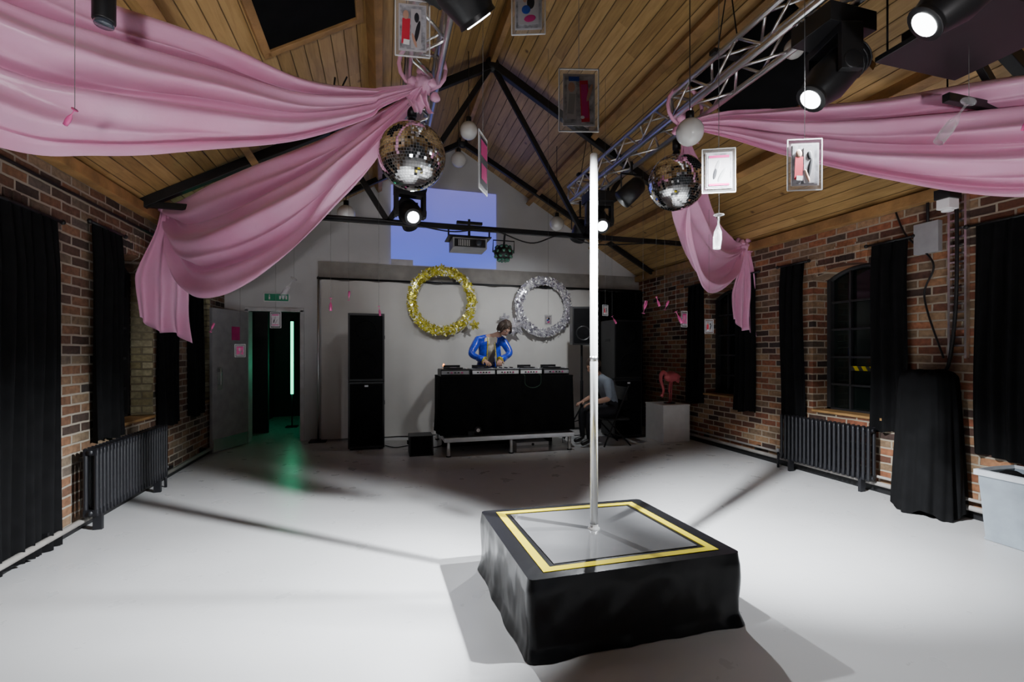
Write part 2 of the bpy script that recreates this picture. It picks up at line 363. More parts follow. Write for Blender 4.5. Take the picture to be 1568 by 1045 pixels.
L=.74; cx=-1.995+math.cos(ang)*L/2; cy=7.965+math.sin(ang)*L/2; R=RZ(ang)
b.box((cx,cy,1.015),(L,.045,2.01),M_grey,R)
nrm=R@Vector((0,1,0))
def onleaf(u,z,off): return Vector((-1.995+math.cos(ang)*u,7.965+math.sin(ang)*u,z))+nrm*off
b.box(onleaf(.28,1.68,.026),(.17,.004,.2),M_magenta,R)
b.box(onleaf(.60,1.0,.026),(.1,.004,.25),M_alu,R); b.tube([onleaf(.64,.95,.03),onleaf(.64,.95,.07),onleaf(.64,1.18,.07),onleaf(.64,1.18,.03)],.009,M_alu)
b.box(onleaf(.37,.1,.026),(.7,.004,.18),M_alu,R)
b.obj(bevel=.003)
b=B('exit_sign'); b.box((-1.58,YB-.02,2.26),(.36,.03,.13),M_wht); b.box((-1.58,YB-.037,2.26),(.34,.004,.11),M_exit)
for i in range(4): b.box((-1.53+i*.045,YB-.041,2.26),(.022,.003,.055),M_wht)
b.sph((-1.68,YB-.041,2.29),(.01,.004,.01),M_wht,8,6); b.box((-1.68,YB-.041,2.25),(.02,.003,.045),M_wht); b.obj()
b=B('ceiling')
b.prism([(XL-.45,zr(XL-.45)),(1.25,4.97),(1.25,5.09),(XL-.45,zr(XL-.45)+.12)],-1.6,8.2,'y',M_board)
b.prism([(XR+.45,zr(XR+.45)),(1.25,4.97),(1.25,5.09),(XR+.45,zr(XR+.45)+.12)],-1.6,8.2,'y',M_board)
b.obj()
b=B('trim_purlins')
for X in (2.56,-.06,3.78,-1.28):
    s=math.atan(.597)*(1 if X>1.25 else -1)
    b.box((X,3.2,zr(X)-.075),(.075,9.5,.15),M_beam,Matrix.Rotation(s,3,'Y'))
b.box((1.25,3.2,4.87),(.06,9.5,.18),M_beam)
for X in(XL+.05,XR-.05): b.box((X,3.2,2.81),(.1,9.58,.1),M_beam)
b.obj(bevel=.006)
def skylight(x0,x1,y0,y1,nm):
    b=B(nm); s=math.atan(.597)*(1 if x0>1.25 else -1); xm=(x0+x1)/2; R=Matrix.Rotation(s,3,'Y'); w=(x1-x0)/math.cos(s)
    c=Vector((xm,(y0+y1)/2,zr(xm)-.03)); b.box(c,(w,y1-y0,.03),M_velvet,R)
    for sx in(-1,1): b.box(c+R@Vector((sx*w/2,0,0)),(.06,y1-y0+.06,.07),M_beam,R)
    for sy in(-1,1): b.box(c+R@Vector((0,sy*(y1-y0)/2,0)),(w,.06,.07),M_beam,R)
    b.obj(bevel=.004)
skylight(2.78,3.55,2.65,3.85,'window_7'); skylight(-.85,-.18,3.25,3.9,'window_8'); skylight(2.78,3.55,.9,2.1,'window_9')
for i,Y in enumerate((5.3,2.0,7.4)):
    b=B('roof_truss')
    A=(1.25,Y,4.78); Lp=(XL,Y,2.80); Rp=(XR,Y,2.80)
    ml=(-.53,Y,3.79); mr=(3.03,Y,3.79); tl=(.07,Y,2.84); tr=(2.43,Y,2.84)
    mem=[(Lp,A,.07),(Rp,A,.07),(A,tl,.045),(A,tr,.045),(ml,tl,.045),(mr,tr,.045)]
    if i==0: mem.append(((XL,Y,2.84),(XR,Y,2.84),.045))
    if i==2: mem=[(Lp,A,.06),(Rp,A,.06)]
    if i==1: mem=[(Lp,A,.07),(Rp,A,.07),(mr,(3.9,Y,2.9),.04),((3.3,Y,2.95),(XR,Y,2.95),.04)]
    for p,q,ww in mem: b.beam(p,q,ww,M_black,ww*1.3)
    b.sph(A,(.09,.05,.09),M_black); b.obj(bevel=.004)
b=B('trim_pipe_right'); b.cyl((4.73,-1.5,.10),(4.73,7.6,.10),.022,M_taupe); b.cyl((4.73,-1.5,.17),(4.73,7.6,.17),.014,M_taupe)
for y in range(0,8): b.box((4.765,y,.12),(.07,.03,.12),M_black)
b.obj()
b=B('trim_pipe_left'); b.cyl((-2.24,-1.5,.09),(-2.24,7.2,.09),.022,M_taupe)
for y in range(0,8): b.box((-2.275,y,.1),(.07,.03,.08),M_black)
b.cyl((-2.28,.0,2.62),(-2.28,7.9,2.62),.012,M_black); b.obj()
b=B('baseboard_right'); b.bb(4.785,4.799,-1.5,7.99,0,.06,M_black); b.obj()
b=B('baseboard_left'); b.bb(-2.309,-2.295,-1.5,7.99,0,.06,M_black); b.obj()
def radiator(x,side,y0,y1,z0,z1):
    b=B('radiator'); n=int((y1-y0)/.05)
    for i in range(n):
        y=y0+(i+.5)*(y1-y0)/n
        for dx in (-.035,.035):
            b.tube([(x+dx,y,z0),(x+dx,y,z0+.03),(x+dx,y,z1-.03),(x+dx,y,z1)],[.012,.017,.017,.012],M_rad,8)
        b.box((x,y,z1-.03),(.09,.03,.05),M_rad); b.box((x,y,z0+.03),(.09,.03,.05),M_rad)
    b.cyl((x,y0,z1-.03),(x,y1,z1-.03),.018,M_rad); b.cyl((x,y0,z0+.03),(x,y1,z0+.03),.018,M_rad)
    for y in (y0+.12,y1-.12): b.box((x,y,z0/2+.01),(.06,.03,z0+.02),M_rad); b.box((x+side*.07,y,z1-.1),(.10,.03,.03),M_rad)
    b.cyl((x,y1-.02,z0+.03),(x,y1+.06,z0+.03),.016,M_rad); b.cyl((x,y1+.06,0),(x,y1+.06,z0+.06),.013,M_rad); b.sph((x,y1+.06,z0+.08),.025,M_grey,10,6)
    b.obj()
radiator(4.65,1,3.42,4.5,.13,.66); radiator(-2.16,-1,4.3,5.55,.13,.66)
def curtain(x,side,y0,y1,z0,z1,seed=0,mt=None):
    b=B('black_curtain'); nf=max(3,int((y1-y0)/.09))
    def fn(u,v):
        p=.03+.028*math.sin(u*nf*2*PI+seed)+.012*math.sin(u*nf*4.3+seed*2+v*3)
        pinch=.55+.45*min(1,v*6)
        yy=y0+(y1-y0)*u+.02*math.sin(v*4+seed)*(v)
        return (x-side*(.02+p*pinch),yy,z1+(z0-z1)*v-(.0 if v<1 else .015*math.sin(u*7+seed)))
    b.grid(fn,nf*10+1,14,mt or M_velvet)
    b.cyl((x-side*.05,y0-.05,z1),(x-side*.05,y1+.05,z1),.011,M_black); 
    for y in (y0-.05,y1+.05): b.sph((x-side*.05,y,z1),.02,M_black,10,6)
    for y in (y0+.02,y1-.02): b.cyl((x-side*.05,y,z1),(x+side*.002,y,z1),.008,M_black,n=6)
    b.obj()
curtain(XR,1,4.28,4.62,.62,2.46,1); curtain(XR,1,3.18,3.52,.62,2.48,2); curtain(XR,1,5.02,5.4,.6,2.46,3); curtain(XR,1,6.06,6.45,.6,2.46,4); curtain(XR,1,2.2,2.68,.55,2.46,5)
curtain(XL,-1,3.3,4.13,.02,2.36,1.5); curtain(XL,-1,4.56,5.0,.66,2.46,2.5); curtain(XL,-1,5.72,6.2,.6,2.46,3.5); curtain(XL,-1,6.55,6.95,.6,2.46,4.5)
b=B('backdrop_curtain')
def bd(u,v):
    X=-.92+u*(4.62)
    y=7.86+.012*math.sin(u*34)+.008*math.sin(u*75+1)*v+.02*noise.noise(Vector((u*9,v*3,0)))
    return (X,y,2.55-2.53*v+.012*math.sin(u*60)*(1 if v==0 else 0))
b.grid(bd,220,24,M_cloth)
b.cyl((-.98,7.84,2.57),(4.75,7.84,2.57),.017,M_black); b.cyl((-.96,7.84,0),(-.96,7.84,2.6),.016,M_alu); b.box((-.96,7.84,.01),(.25,.25,.02),M_black); b.obj()
b=B('masking_drape')
def bd2(u,v): return (3.72+u*1.02,7.72+.04*math.sin(u*45)+.01*math.sin(v*5+u*20),2.52-2.5*v)
b.grid(bd2,120,12,M_velvet); b.cyl((3.7,7.74,2.53),(4.78,7.74,2.53),.015,M_black); b.obj()
b=B('projection_screen'); b.box((1.05,YB-.012,3.54),(1.80,.02,1.32),M_screen); b.box((.33,YB-.025,2.90),(.36,.006,.12),M_piclt); b.obj()
def ring(name,X,Z,R,w,m,seed):
    random.seed(seed); b=B(name); Y=7.76
    def fn(u,v):
        a=2*PI*u; c=2*PI*v; k=1+.12*noise.noise(Vector((math.cos(a)*9,math.sin(a)*9,math.cos(c)*2)))
        rr=R+w*k*math.cos(c); return (X+rr*math.cos(a),Y+.03*k*math.sin(c),Z+rr*math.sin(a))
    b.grid(fn,128,12,m,False,True)
    for i in range(1500):
        a=random.uniform(0,2*PI); rr=R+w*random.uniform(-1.08,1.08); c=Vector((X+rr*math.cos(a),Y-random.uniform(.0,.05),Z+rr*math.sin(a)))
        q=Matrix.Rotation(random.uniform(0,6),3,'Y')@Matrix.Rotation(random.uniform(-.9,.9),3,'X'); s=random.uniform(.010,.024)
        b.add([c+q@Vector(p) for p in((-s,0,-s*.5),(s,0,-s*.5),(s,0,s*.5),(-s,0,s*.5))],[(0,1,2,3)],random.choice([m,m,M_foilhi,M_goldd if 'gold' in name else M_silvd]))  # random flakes mix plain tinsel with painted highlight and painted shade
    b.cyl((X,Y+.03,min(2.56,Z+R)),(X,Y+.06,2.60),.004,M_string,n=6)
    b.obj()
ring('gold_tinsel_ring',.97,2.26,.50,.075,M_gold,1); ring('silver_tinsel_ring',2.76,2.21,.46,.072,M_silver,2)
def burst(X,Y,Z,r,m,seed):
    random.seed(seed); b=B('tinsel_star')
    for k in range(2):
        pts=[]; 
        for i in range(10):
            a=PI/2+i*PI/5+k*.3; q=r*(1 if i%2==0 else .45); pts.append((X+q*math.cos(a),Y-.01*k,Z+q*math.sin(a)))
        b.add([(X,Y-.04-.01*k,Z)]+pts+[(X,Y+.03,Z)],[(0,1+i,1+(i+1)%10) for i in range(10)]+[(11,1+(i+1)%10,1+i) for i in range(10)],m)
    b.obj()
burst(2.22,7.66,1.84,.17,M_silver,3); burst(2.05,7.74,1.99,.10,M_silver,4); burst(1.50,7.66,1.86,.10,M_gold,5); burst(.95,7.64,2.81,.06,M_gold,7)

# ---------------------------------------------------------------- speakers
def speaker_stack(X,Y,H,seed):
    b=B('speaker_stack'); w=.5;d=.48
    zs=[(0.03,H*.5),(H*.5+.01,H)]
    for k,(z0,z1) in enumerate(zs):
        b.box((X,Y+d/2,(z0+z1)/2),(w,d,z1-z0),M_blackpl)
        yf=Y-.003
        b.box((X,yf,(z0+z1)/2),(w-.05,.012,z1-z0-.06),M_velvet)
        for zz in ((z0*.68+z1*.32),) if k==0 else ((z0*.72+z1*.28),(z0*.25+z1*.75)):
            r=.19 if k==0 else .15
            b.lathe([(r,0),(r-.015,.012),(r*.9,.0),(r*.35,-.05),(.03,-.045)],(X,yf-.006,zz),M_velvet,24,Matrix.Rotation(PI/2,3,'X'))
        if k==0: b.box((X,yf-.01,z1-.06),(.05,.006,.025),M_wht)
        for sx in(-1,1): b.box((X+sx*w/2,Y+d/2,(z0+z1)/2+.15),(.012,.16,.05),M_black)
    for sx in(-.2,.2):
        for sy in(.06,.42): b.cyl((X+sx,Y+sy,0),(X+sx,Y+sy,.035),.025,M_black)
    b.obj(bevel=.008)
speaker_stack(-.21,6.95,1.96,1); speaker_stack(3.86,6.74,1.93,2)
b=B('pa_speaker_on_stand'); X,Y=3.08,6.84; Rr=RZ(-.25)
b.box((X,Y,1.82),(.34,.30,.60),M_blackpl,Rr); b.box(Vector((X,Y,1.82))+Rr@Vector((0,-.155,0)),(.30,.01,.54),M_velvet,Rr)
b.lathe([(.12,0),(.11,.01),(.10,0),(.03,-.03)],Vector((X,Y,1.70))+Rr@Vector((0,-.162,0)),M_blackpl,20,Rr@Matrix.Rotation(PI/2,3,'X'))
b.cyl((X,Y,.5),(X,Y,1.53),.018,M_black); b.cyl((X,Y,.35),(X,Y,.95),.024,M_black)
for k in range(3):
    a=k*2*PI/3+.5; b.cyl((X,Y,.55),(X+.28*math.cos(a),Y+.28*math.sin(a),.015),.012,M_black); b.cyl((X,Y,.33),(X+.14*math.cos(a),Y+.14*math.sin(a),.28),.008,M_black); b.sph((X+.28*math.cos(a),Y+.28*math.sin(a),.018),.018,M_black,8,6)
b.obj(bevel=.006)

# ---------------------------------------------------------------- stage + dj table
b=B('stage_platform')
b.bb(.80,2.66,6.15,7.60,.20,.26,M_alu); b.bb(.82,2.64,6.17,7.58,.262,.27,M_blackpl)
for x in(.86,1.73,2.60):
    for y in(6.2,7.5): b.cyl((x,y,0),(x,y,.2),.024,M_alu); b.cyl((x,y,0),(x,y,.015),.035,M_black)
b.bb(.86,2.6,6.9,6.93,.0,.19,M_velvet); b.obj(bevel=.004)
b=B('dj_table')
def tc(u,v):
    x0,x1,y0,y1=.76,2.70,6.30,6.95; P=2*(x1-x0)+2*(y1-y0); s=u*P; fl=.02*v+.012*v*math.sin(s*23)+.008*math.sin(s*9+v*2)*v
    if s<x1-x0: p=(x0+s,y0-fl)
    elif s<x1-x0+y1-y0: p=(x1+fl,y0+s-(x1-x0))
    elif s<2*(x1-x0)+y1-y0: p=(x1-(s-(x1-x0)-(y1-y0)),y1+fl)
    else: p=(x0-fl,y1-(s-2*(x1-x0)-(y1-y0)))
    return (p[0],p[1],1.07+(.275-1.07)*v)
b.grid(tc,260,10,M_velvet,True,True); b.bb(.76,2.70,6.30,6.95,1.05,1.07,M_velvet)
for x in(.8,2.66):
    for y in(6.34,6.91): b.bb(x-.02,x+.02,y-.02,y+.02,.27,1.05,M_black)
b.obj()
def deck(x,w,kind):
    b=B('mixer' if kind=='m' else 'dj_deck'); z=1.07
    b.bb(x-w/2,x+w/2,6.38,6.76,z,z+.09,M_blackpl); b.bb(x-w/2+.01,x+w/2-.01,6.372,6.38,z+.025,z+.075,M_wht if kind!='t' else M_grey); b.bb(x-w/2+.005,x+w/2-.005,6.385,6.755,z+.088,z+.098,M_grey if kind!='t' else M_blackpl)
    if kind=='m':
        for i in range(4):
            for j in range(4): b.cyl((x-.12+i*.08,6.74-j*.055,z+.098),(x-.12+i*.08,6.74-j*.055,z+.115),.012,M_black,n=10)
            b.box((x-.12+i*.08,6.47,z+.101),(.008,.09,.006),M_black); b.box((x-.12+i*.08,6.47,z+.11),(.022,.012,.016),M_wht)
    else:
        b.cyl((x,6.58,z+.098),(x,6.58,z+.115),.14 if w>.35 else .12,M_black,n=40); b.cyl((x,6.58,z+.115),(x,6.58,z+.118),.05,M_alu,n=24)
        b.box((x+w/2-.03,6.5,z+.103),(.02,.1,.012),M_wht); b.box((x,6.735,z+.12),(w*.6,.03,.05),M_blackpl)
    for k in range(5): b.box((x-w*.25+k*w*.12,6.369,z+.05),(w*.07,.004,.018),M_magenta if k%3==1 else M_blackpl)
    for sx in(-1,1): b.cyl((x+sx*(w/2-.03),6.42,z-.0),(x+sx*(w/2-.03),6.42,z+.01),.015,M_black,n=8)
    b.obj(bevel=.004)
for x,w,k in((.98,.40,'t'),(1.38,.34,'c'),(1.73,.34,'m'),(2.08,.34,'c'),(2.47,.40,'t')): deck(x,w,k)
b=B('tealight'); b.cyl((.88,6.86,1.07),(.88,6.86,1.19),.03,M_clear); b.sph((.88,6.86,1.21),(.014,.014,.025),M_orange,10,8); b.obj()
M_gc=mat('green_cable',(.015,.06,.03),.4)
b=B('looped_cable'); b.tube([(2.07+.12*math.cos(a),6.262,.98+.08*math.sin(a)) for a in [PI+ i*PI/10 for i in range(11)]],.004,M_gc,6)
for sx in(-.12,.12): b.tube([(2.07+sx,6.262,.98),(2.07+sx,6.262,1.07),(2.07+sx,6.29,1.085),(2.07+sx,6.365,1.08)],.004,M_gc,6)
b.obj()
b=B('floor_monitor'); b.prism([(6.35,0.0),(6.72,0.0),(6.72,.26),(6.42,.26)],.36,.68,'x',M_blackpl); b.prism([(6.34,.02),(6.41,.25),(6.405,.255),(6.335,.025)],.38,.66,'x',M_velvet); b.cyl((.36,6.6,.15),(.34,6.6,.15),.03,M_black); b.obj(bevel=.008)
b=B('power_adapter_case'); b.bb(1.82,2.3,6.24,6.5,.0,.13,M_lgrey); b.bb(1.82,2.3,6.235,6.24,.05,.09,M_grey); b.cyl((2.06,6.23,.1),(2.06,6.24,.1),.02,M_black); b.obj(bevel=.01)
b=B('small_par_lamp'); b.cyl((1.26,6.17,.345),(1.26,6.27,.345),.05,M_black,.04); b.cyl((1.26,6.165,.345),(1.26,6.17,.345),.025,M_wht); b.box((1.2,6.22,.30),(.01,.03,.06),M_black); b.box((1.32,6.22,.30),(.01,.03,.06),M_black); b.box((1.26,6.22,.275),(.13,.08,.012),M_black)
b.box((1.17,6.22,.30),(.09,.06,.06),M_blackpl); b.obj(bevel=.003)
def cable(name,pts,r=.007,m=None):
    b=B(name); b.tube(smooth(pts,10),r,m or M_black,6); return b.obj()
def cr(p0,p1,p2,p3,t): return .5*((2*p1)+(p2-p0)*t+(2*p0-5*p1+4*p2-p3)*t*t+(3*p1-p0-3*p2+p3)*t**3)
def smooth(pts,n):
    pts=[Vector(p) for p in pts]; out=[]
    for i in range(len(pts)-1):
        p0=pts[max(0,i-1)];p3=pts[min(len(pts)-1,i+2)]
        for k in range(n): out.append(cr(p0,pts[i],pts[i+1],p3,k/n))
    out.append(pts[-1]); return out
cable('floor_cable',[(.05,7.2,.008),(.2,7.0,.008),(.45,7.1,.008),(.7,6.85,.008),(.9,7.0,.008)])
cable('floor_cable',[(2.7,6.7,.008),(2.9,7.15,.008),(3.2,7.2,.008),(3.6,7.3,.008)])

# ---------------------------------------------------------------- plinth + flamingo
b=B('white_plinth'); b.bb(4.20,4.68,6.28,6.78,0,.58,M_wht); b.bb(4.195,4.685,6.275,6.785,.56,.582,M_wht); b.obj(bevel=.006)
b=B('flamingo_ornament'); X,Y=4.46,6.5; z0=.582
b.cyl((X,Y,z0),(X,Y,z0+.012),.09,M_blackpl,n=24)
for s in(-1,1):
    b.tube([(X+.01+s*.03,Y+s*.02,z0+.01),(X+.02+s*.03,Y+s*.02,z0+.17),(X+.01+s*.035,Y+s*.02,z0+.19),(X+.03+s*.03,Y+s*.02,z0+.36)],[.009,.010,.016,.014],M_flam,8)
    for t in(-.03,0,.03): b.cyl((X+.01+s*.03,Y+s*.02,z0+.014),(X-.03+s*.03,Y+s*.02+t,z0+.014),.005,M_flam,n=6)
b.sph((X+.02,Y,z0+.43),(.115,.075,.09),M_flam,28,18,fn=lambda v:1+.18*max(0,v.x)**3+.04*math.sin(v.x*18))
for s in(-1,1): b.sph((X+.05,Y+s*.055,z0+.43),(.11,.025,.06),M_flam,18,10,fn=lambda v:1+.08*math.sin(v.x*14))
for k in range(4): b.sph((X+.13+.01*k,Y+.02*(k-1.5),z0+.40-.015*k),(.05,.012,.02),M_flam,10,6,Matrix.Rotation(.6,3,'Y'))
nk=smooth([(X-.06,Y,z0+.45),(X-.11,Y,z0+.50),(X-.15,Y,z0+.47),(X-.16,Y,z0+.38),(X-.13,Y,z0+.29),(X-.11,Y,z0+.21),(X-.13,Y,z0+.14)],6)
b.tube(nk,[.036-.018*i/(len(nk)-1) for i in range(len(nk))],M_flam,12)
b.sph((X-.14,Y,z0+.125),(.03,.022,.032),M_flam,14,10); b.tube([(X-.15,Y,z0+.115),(X-.175,Y,z0+.08),(X-.172,Y,z0+.045)],[.016,.012,.004],M_blackpl,8); b.sph((X-.15,Y-.02,z0+.135),.005,M_eye,8,6)
b.obj()

# ---------------------------------------------------------------- podium
cb=[Vector((.64,1.99,0)),Vector((1.78,1.98,0)),Vector((1.74,2.90,0)),Vector((.62,2.95,0))]
H=.37; cen=Vector((1.195,2.455,0))
def per(u):
    s=u*4; i=int(s)%4; t=s-int(s); a=cb[i];c=cb[(i+1)%4]; p=a.lerp(c,t)
    d=p-cen; e=max(0,(abs(t-.5)-.47)/.03); n=Vector(((c-a).y,-(c-a).x,0)).normalized()
    k=min(1,max(0,(.5-abs(t-.5))/.03)); dd=(n*k+d.normalized()*(1-k)).normalized()
    return p-d.normalized()*(.012*e*e), dd
b=B('dance_podium')
def side(u,v):
    p,d=per(u); n=noise.noise(Vector((u*22,v*1.3,0)))*.008+noise.noise(Vector((u*70,v*3,3)))*.003
    n+=.003*math.sin((u*4%1)*26+v*6)*math.sin(v*PI)
    flare=0
    if v>.84: f=(v-.84)/.16; flare=f*(.010+.022*max(0,noise.noise(Vector((u*18,5,0)))+.2))
    k=min(1,v*6); q=p+d*(n*k+flare+.006*k)
    return (q.x,q.y,H-(H-.004)*v)
b.grid(side,400,30,M_bag,True,True)
def topf(u,v):
    p,d=per(u); q=cen.lerp(p,v); return (q.x,q.y,H+.0010*noise.noise(Vector((q.x*25,q.y*25,0))) if v<.98 else H)
b.grid(topf,200,14,M_bag,True,True)
def inset(p,sx,sy):
    d=p-cen; return Vector((p.x-math.copysign(sx,d.x),p.y-math.copysign(sy,d.y),0))
def frame(o,i,z,m):
    O=[inset(p,*o) for p in cb]; I=[inset(p,*i) for p in cb]
    for k in range(4):
        a,c,e,f=O[k],O[(k+1)%4],I[(k+1)%4],I[k]
        b.add([(q.x,q.y,H+zz) for zz in(.001,z) for q in(a,c,e,f)],[(0,1,2,3),(4,5,6,7),(0,1,5,4),(2,3,7,6),(1,2,6,5),(3,0,4,7)],m)
frame((.088,.056),(.134,.098),.0035,M_yellow)
I=[inset(p,.165,.125) for p in cb]
M_ptop=mat('acrylic_panel',(.14,.14,.145),.07,var=.10,scale=3,coat=.5)
b.add([(q.x,q.y,H+z) for z in(.001,.004) for q in I],[(0,1,2,3),(4,5,6,7),(0,1,5,4),(1,2,6,5),(2,3,7,6),(3,0,4,7)],M_ptop)
b.obj()
b=B('dance_pole'); px,py=1.19,2.47
b.cyl((px,py,H+.004),(px,py,2.55),.0225,M_chrome,n=32); b.lathe([(.034,0),(.034,.006),(.0245,.012),(.0235,.03)],(px,py,H+.004),M_chrome,32)
b.cyl((px,py,1.35),(px,py,1.38),.0235,M_alu,n=32); b.sph((px,py,2.55),(.0225,.0225,.012),M_chrome,24,8); b.obj()

# ---------------------------------------------------------------- aluminium lighting trusses
def ltruss(X,z,y0,y1):
    b=B('lighting_truss'); h=.105; r=.022
    cs=[(-h,-h),(h,-h),(h,h),(-h,h)]
    for cx,cz in cs: b.cyl((X+cx,y0,z+cz),(X+cx,y1,z+cz),r,M_alu,n=12)
    n=int((y1-y0)/.25); st=(y1-y0)/n
    for i in range(n):
        ya=y0+i*st; yb=ya+st
        for k in range(4):
            a=cs[k];c=cs[(k+1)%4]
            if i%2==0: a,c=c,a
            b.cyl((X+a[0],ya,z+a[1]),(X+c[0],yb,z+c[1]),.010,M_alu,n=8)
        if i%8==0:
            for k in range(4):
                a=cs[k];c=cs[(k+1)%4]; b.cyl((X+a[0],ya+.01,z+a[1]),(X+c[0],ya+.01,z+c[1]),.012,M_alu,n=8)
    for k in range(4):
        a=cs[k];c=cs[(k+1)%4]; b.cyl((X+a[0],y1-.01,z+a[1]),(X+c[0],y1-.01,z+c[1]),.014,M_alu,n=8)
    for y in (.6,2.9,5.35):
        for sx in(-h,h): b.cyl((X+sx,y,z+h),(X,y,zr(X)-.01),.005,M_black,n=6)
        b.box((X,y,z+h+.02),(.3,.06,.03),M_black)
    b.obj()
ltruss(.29,3.5,-.6,5.75); ltruss(2.5,3.5,-.6,5.75)
def moving_head(p,aim,lit,sc=1):
    X,Y,zt=p
    b=B('moving_head_light'); aim=Vector(aim)
    b.box((X,Y,zt+.0),(.34*sc,.26*sc,.11*sc),M_blackpl); 
    for sx in(-.12,.12): b.cyl((X+sx,Y,zt+.04),(X+sx,Y,3.38),.014,M_black)
    hc=Vector((X,Y,zt-.27*sc)); d=(aim-hc).normalized(); hz=Vector((d.x,d.y,0)).normalized(); sd=hz.cross(Vector((0,0,1)))
    R=Matrix((sd,hz,Vector((0,0,1)))).transposed()
    b.box(Vector((X,Y,zt-.075*sc)),(.31*sc,.12*sc,.05*sc),M_blackpl,R)
    for s_ in(-1,1):
        b.box(hc+sd*s_*.145*sc+Vector((0,0,.08*sc)),(.035*sc,.12*sc,.26*sc),M_blackpl,R); b.cyl(hc+sd*s_*.12*sc,hc+sd*s_*.17*sc,.05*sc,M_blackpl)
    b.tube([hc-d*.19*sc,hc-d*.17*sc,hc-d*.05*sc,hc+d*.06*sc,hc+d*.17*sc,hc+d*.19*sc],[.07*sc,.105*sc,.115*sc,.12*sc,.085*sc,.09*sc],M_blackpl,20)
    b.cyl(hc+d*.188*sc,hc+d*.196*sc,.060*sc,M_lens if lit else M_lensoff,n=24)
    for k in range(3): b.tube([hc-d*(.16-.03*k)*sc+ (sd*math.cos(a)+sd.cross(d)*math.sin(a))*.113*sc for a in [i*PI/8 for i in range(17)]],.006*sc,M_black,6)
    b.obj(bevel=.01*sc)
    return hc+d*.23*sc,d
def spot(pos,aim,P,size,blend=.6,r=.035,col=(.93,.97,1),name='stage_spot'):
    l=bpy.data.lights.new(name,'SPOT'); l.energy=P; l.spot_size=math.radians(size); l.spot_blend=blend; l.shadow_soft_size=r; l.color=col
    o=bpy.data.objects.new(name,l); C.objects.link(o); o.location=pos; o.rotation_euler=(Vector(aim)-Vector(pos)).to_track_quat('-Z','Y').to_euler(); return o
heads=[((.29,1.93,3.26),(3.1,3.7,0),True,1),((2.5,1.44,3.29),(-.35,3.6,0),True,1),((.29,5.05,3.16),(.9,1.0,.6),True,1),((2.5,5.05,3.24),(1.6,1.2,.4),True,1),((2.56,2.12,3.30),(-.2,2.9,0),True,1)]
hp=[moving_head(*h) for h in heads]
spot(hp[0][0],(3.2,3.15,0),3400,50,1); spot(hp[1][0],(-.65,3.35,0),3400,50,1)
spot(hp[2][0],(1.1,.9,0),520,80,.9); spot(hp[3][0],(1.7,.9,0),520,80,.9)
spot((2.5,5.78,2.9),(2.3,7.5,1.3),120,110,1); spot((.32,5.78,2.9),(.9,7.7,1.6),45,95,1)  # added fill spots that brighten the DJ area and backdrop
spot(hp[4][0],(-.2,2.85,0),800,34,.7)
def drape_fill(X,Y,aim,P,size):  # added fill lamp and stand behind the camera, brightening the drapes
    b=B('added_drape_fill_on_tripod'); b.cyl((X,Y,.3),(X,Y,1.0),.014,M_black)
    for k in range(3):
        a=k*2*PI/3; b.cyl((X,Y,.55),(X+.3*math.cos(a),Y+.3*math.sin(a),.012),.01,M_black)
    d=(Vector(aim)-Vector((X,Y,1.05))).normalized(); q=d.to_track_quat('Y','Z').to_matrix(); c=Vector((X,Y,1.08))
    b.box(c,(.28,.08,.2),M_blackpl,q); b.box(c+d*.042,(.25,.004,.17),M_wht,q); b.obj(bevel=.004)
    spot(c+d*.08,aim,P,size,.8,.12,(1,.95,.97),'added_drape_fill_light')
drape_fill(-.3,-1.1,(-.95,2.7,2.80),260,54); drape_fill(1.6,-1.1,(3.4,2.3,2.90),230,52)
b=B('equipment_tray'); b.box((3.09,1.75,3.10),(.66,.55,.03),M_blackpl); b.bb(2.86,3.32,1.55,1.95,3.115,3.22,M_blackpl)
for sx in(-.28,.28):
    for sy in(-.24,.24): b.cyl((3.09+sx,1.75+sy,3.10),(3.09+sx,1.75+sy,zr(3.09+sx)-.06),.006,M_black,n=6)
b.obj(bevel=.006)
def parcan(X,Y,Z,d):
    b=B('par_can_light'); c=Vector((X,Y,Z)); d=Vector(d).normalized()
    b.tube([c-d*.14,c-d*.1,c,c+d*.14],[.05,.09,.1,.1],M_blackpl,20); b.cyl(c+d*.1,c+d*.12,.09,M_lensoff,n=20)
    b.tube([c+Vector((.12,0,0)),c+Vector((.12,0,.17)),c+Vector((-.12,0,.17)),c+Vector((-.12,0,0))],.01,M_black,6); b.cyl(c+Vector((0,0,.17)),(X,Y,3.38),.012,M_black); b.obj()
parcan(2.5,.75,3.05,(.2,.2,-.9)); spot((2.54,.79,2.88),(3.0,1.3,0),80,80,1)  # spot added as fill for the right-front floor
parcan(2.5,5.6,3.0,(0,.6,-.6)); parcan(.29,5.6,3.0,(.3,.7,-.5)); parcan(2.5,4.3,3.08,(-.6,.2,-.6))
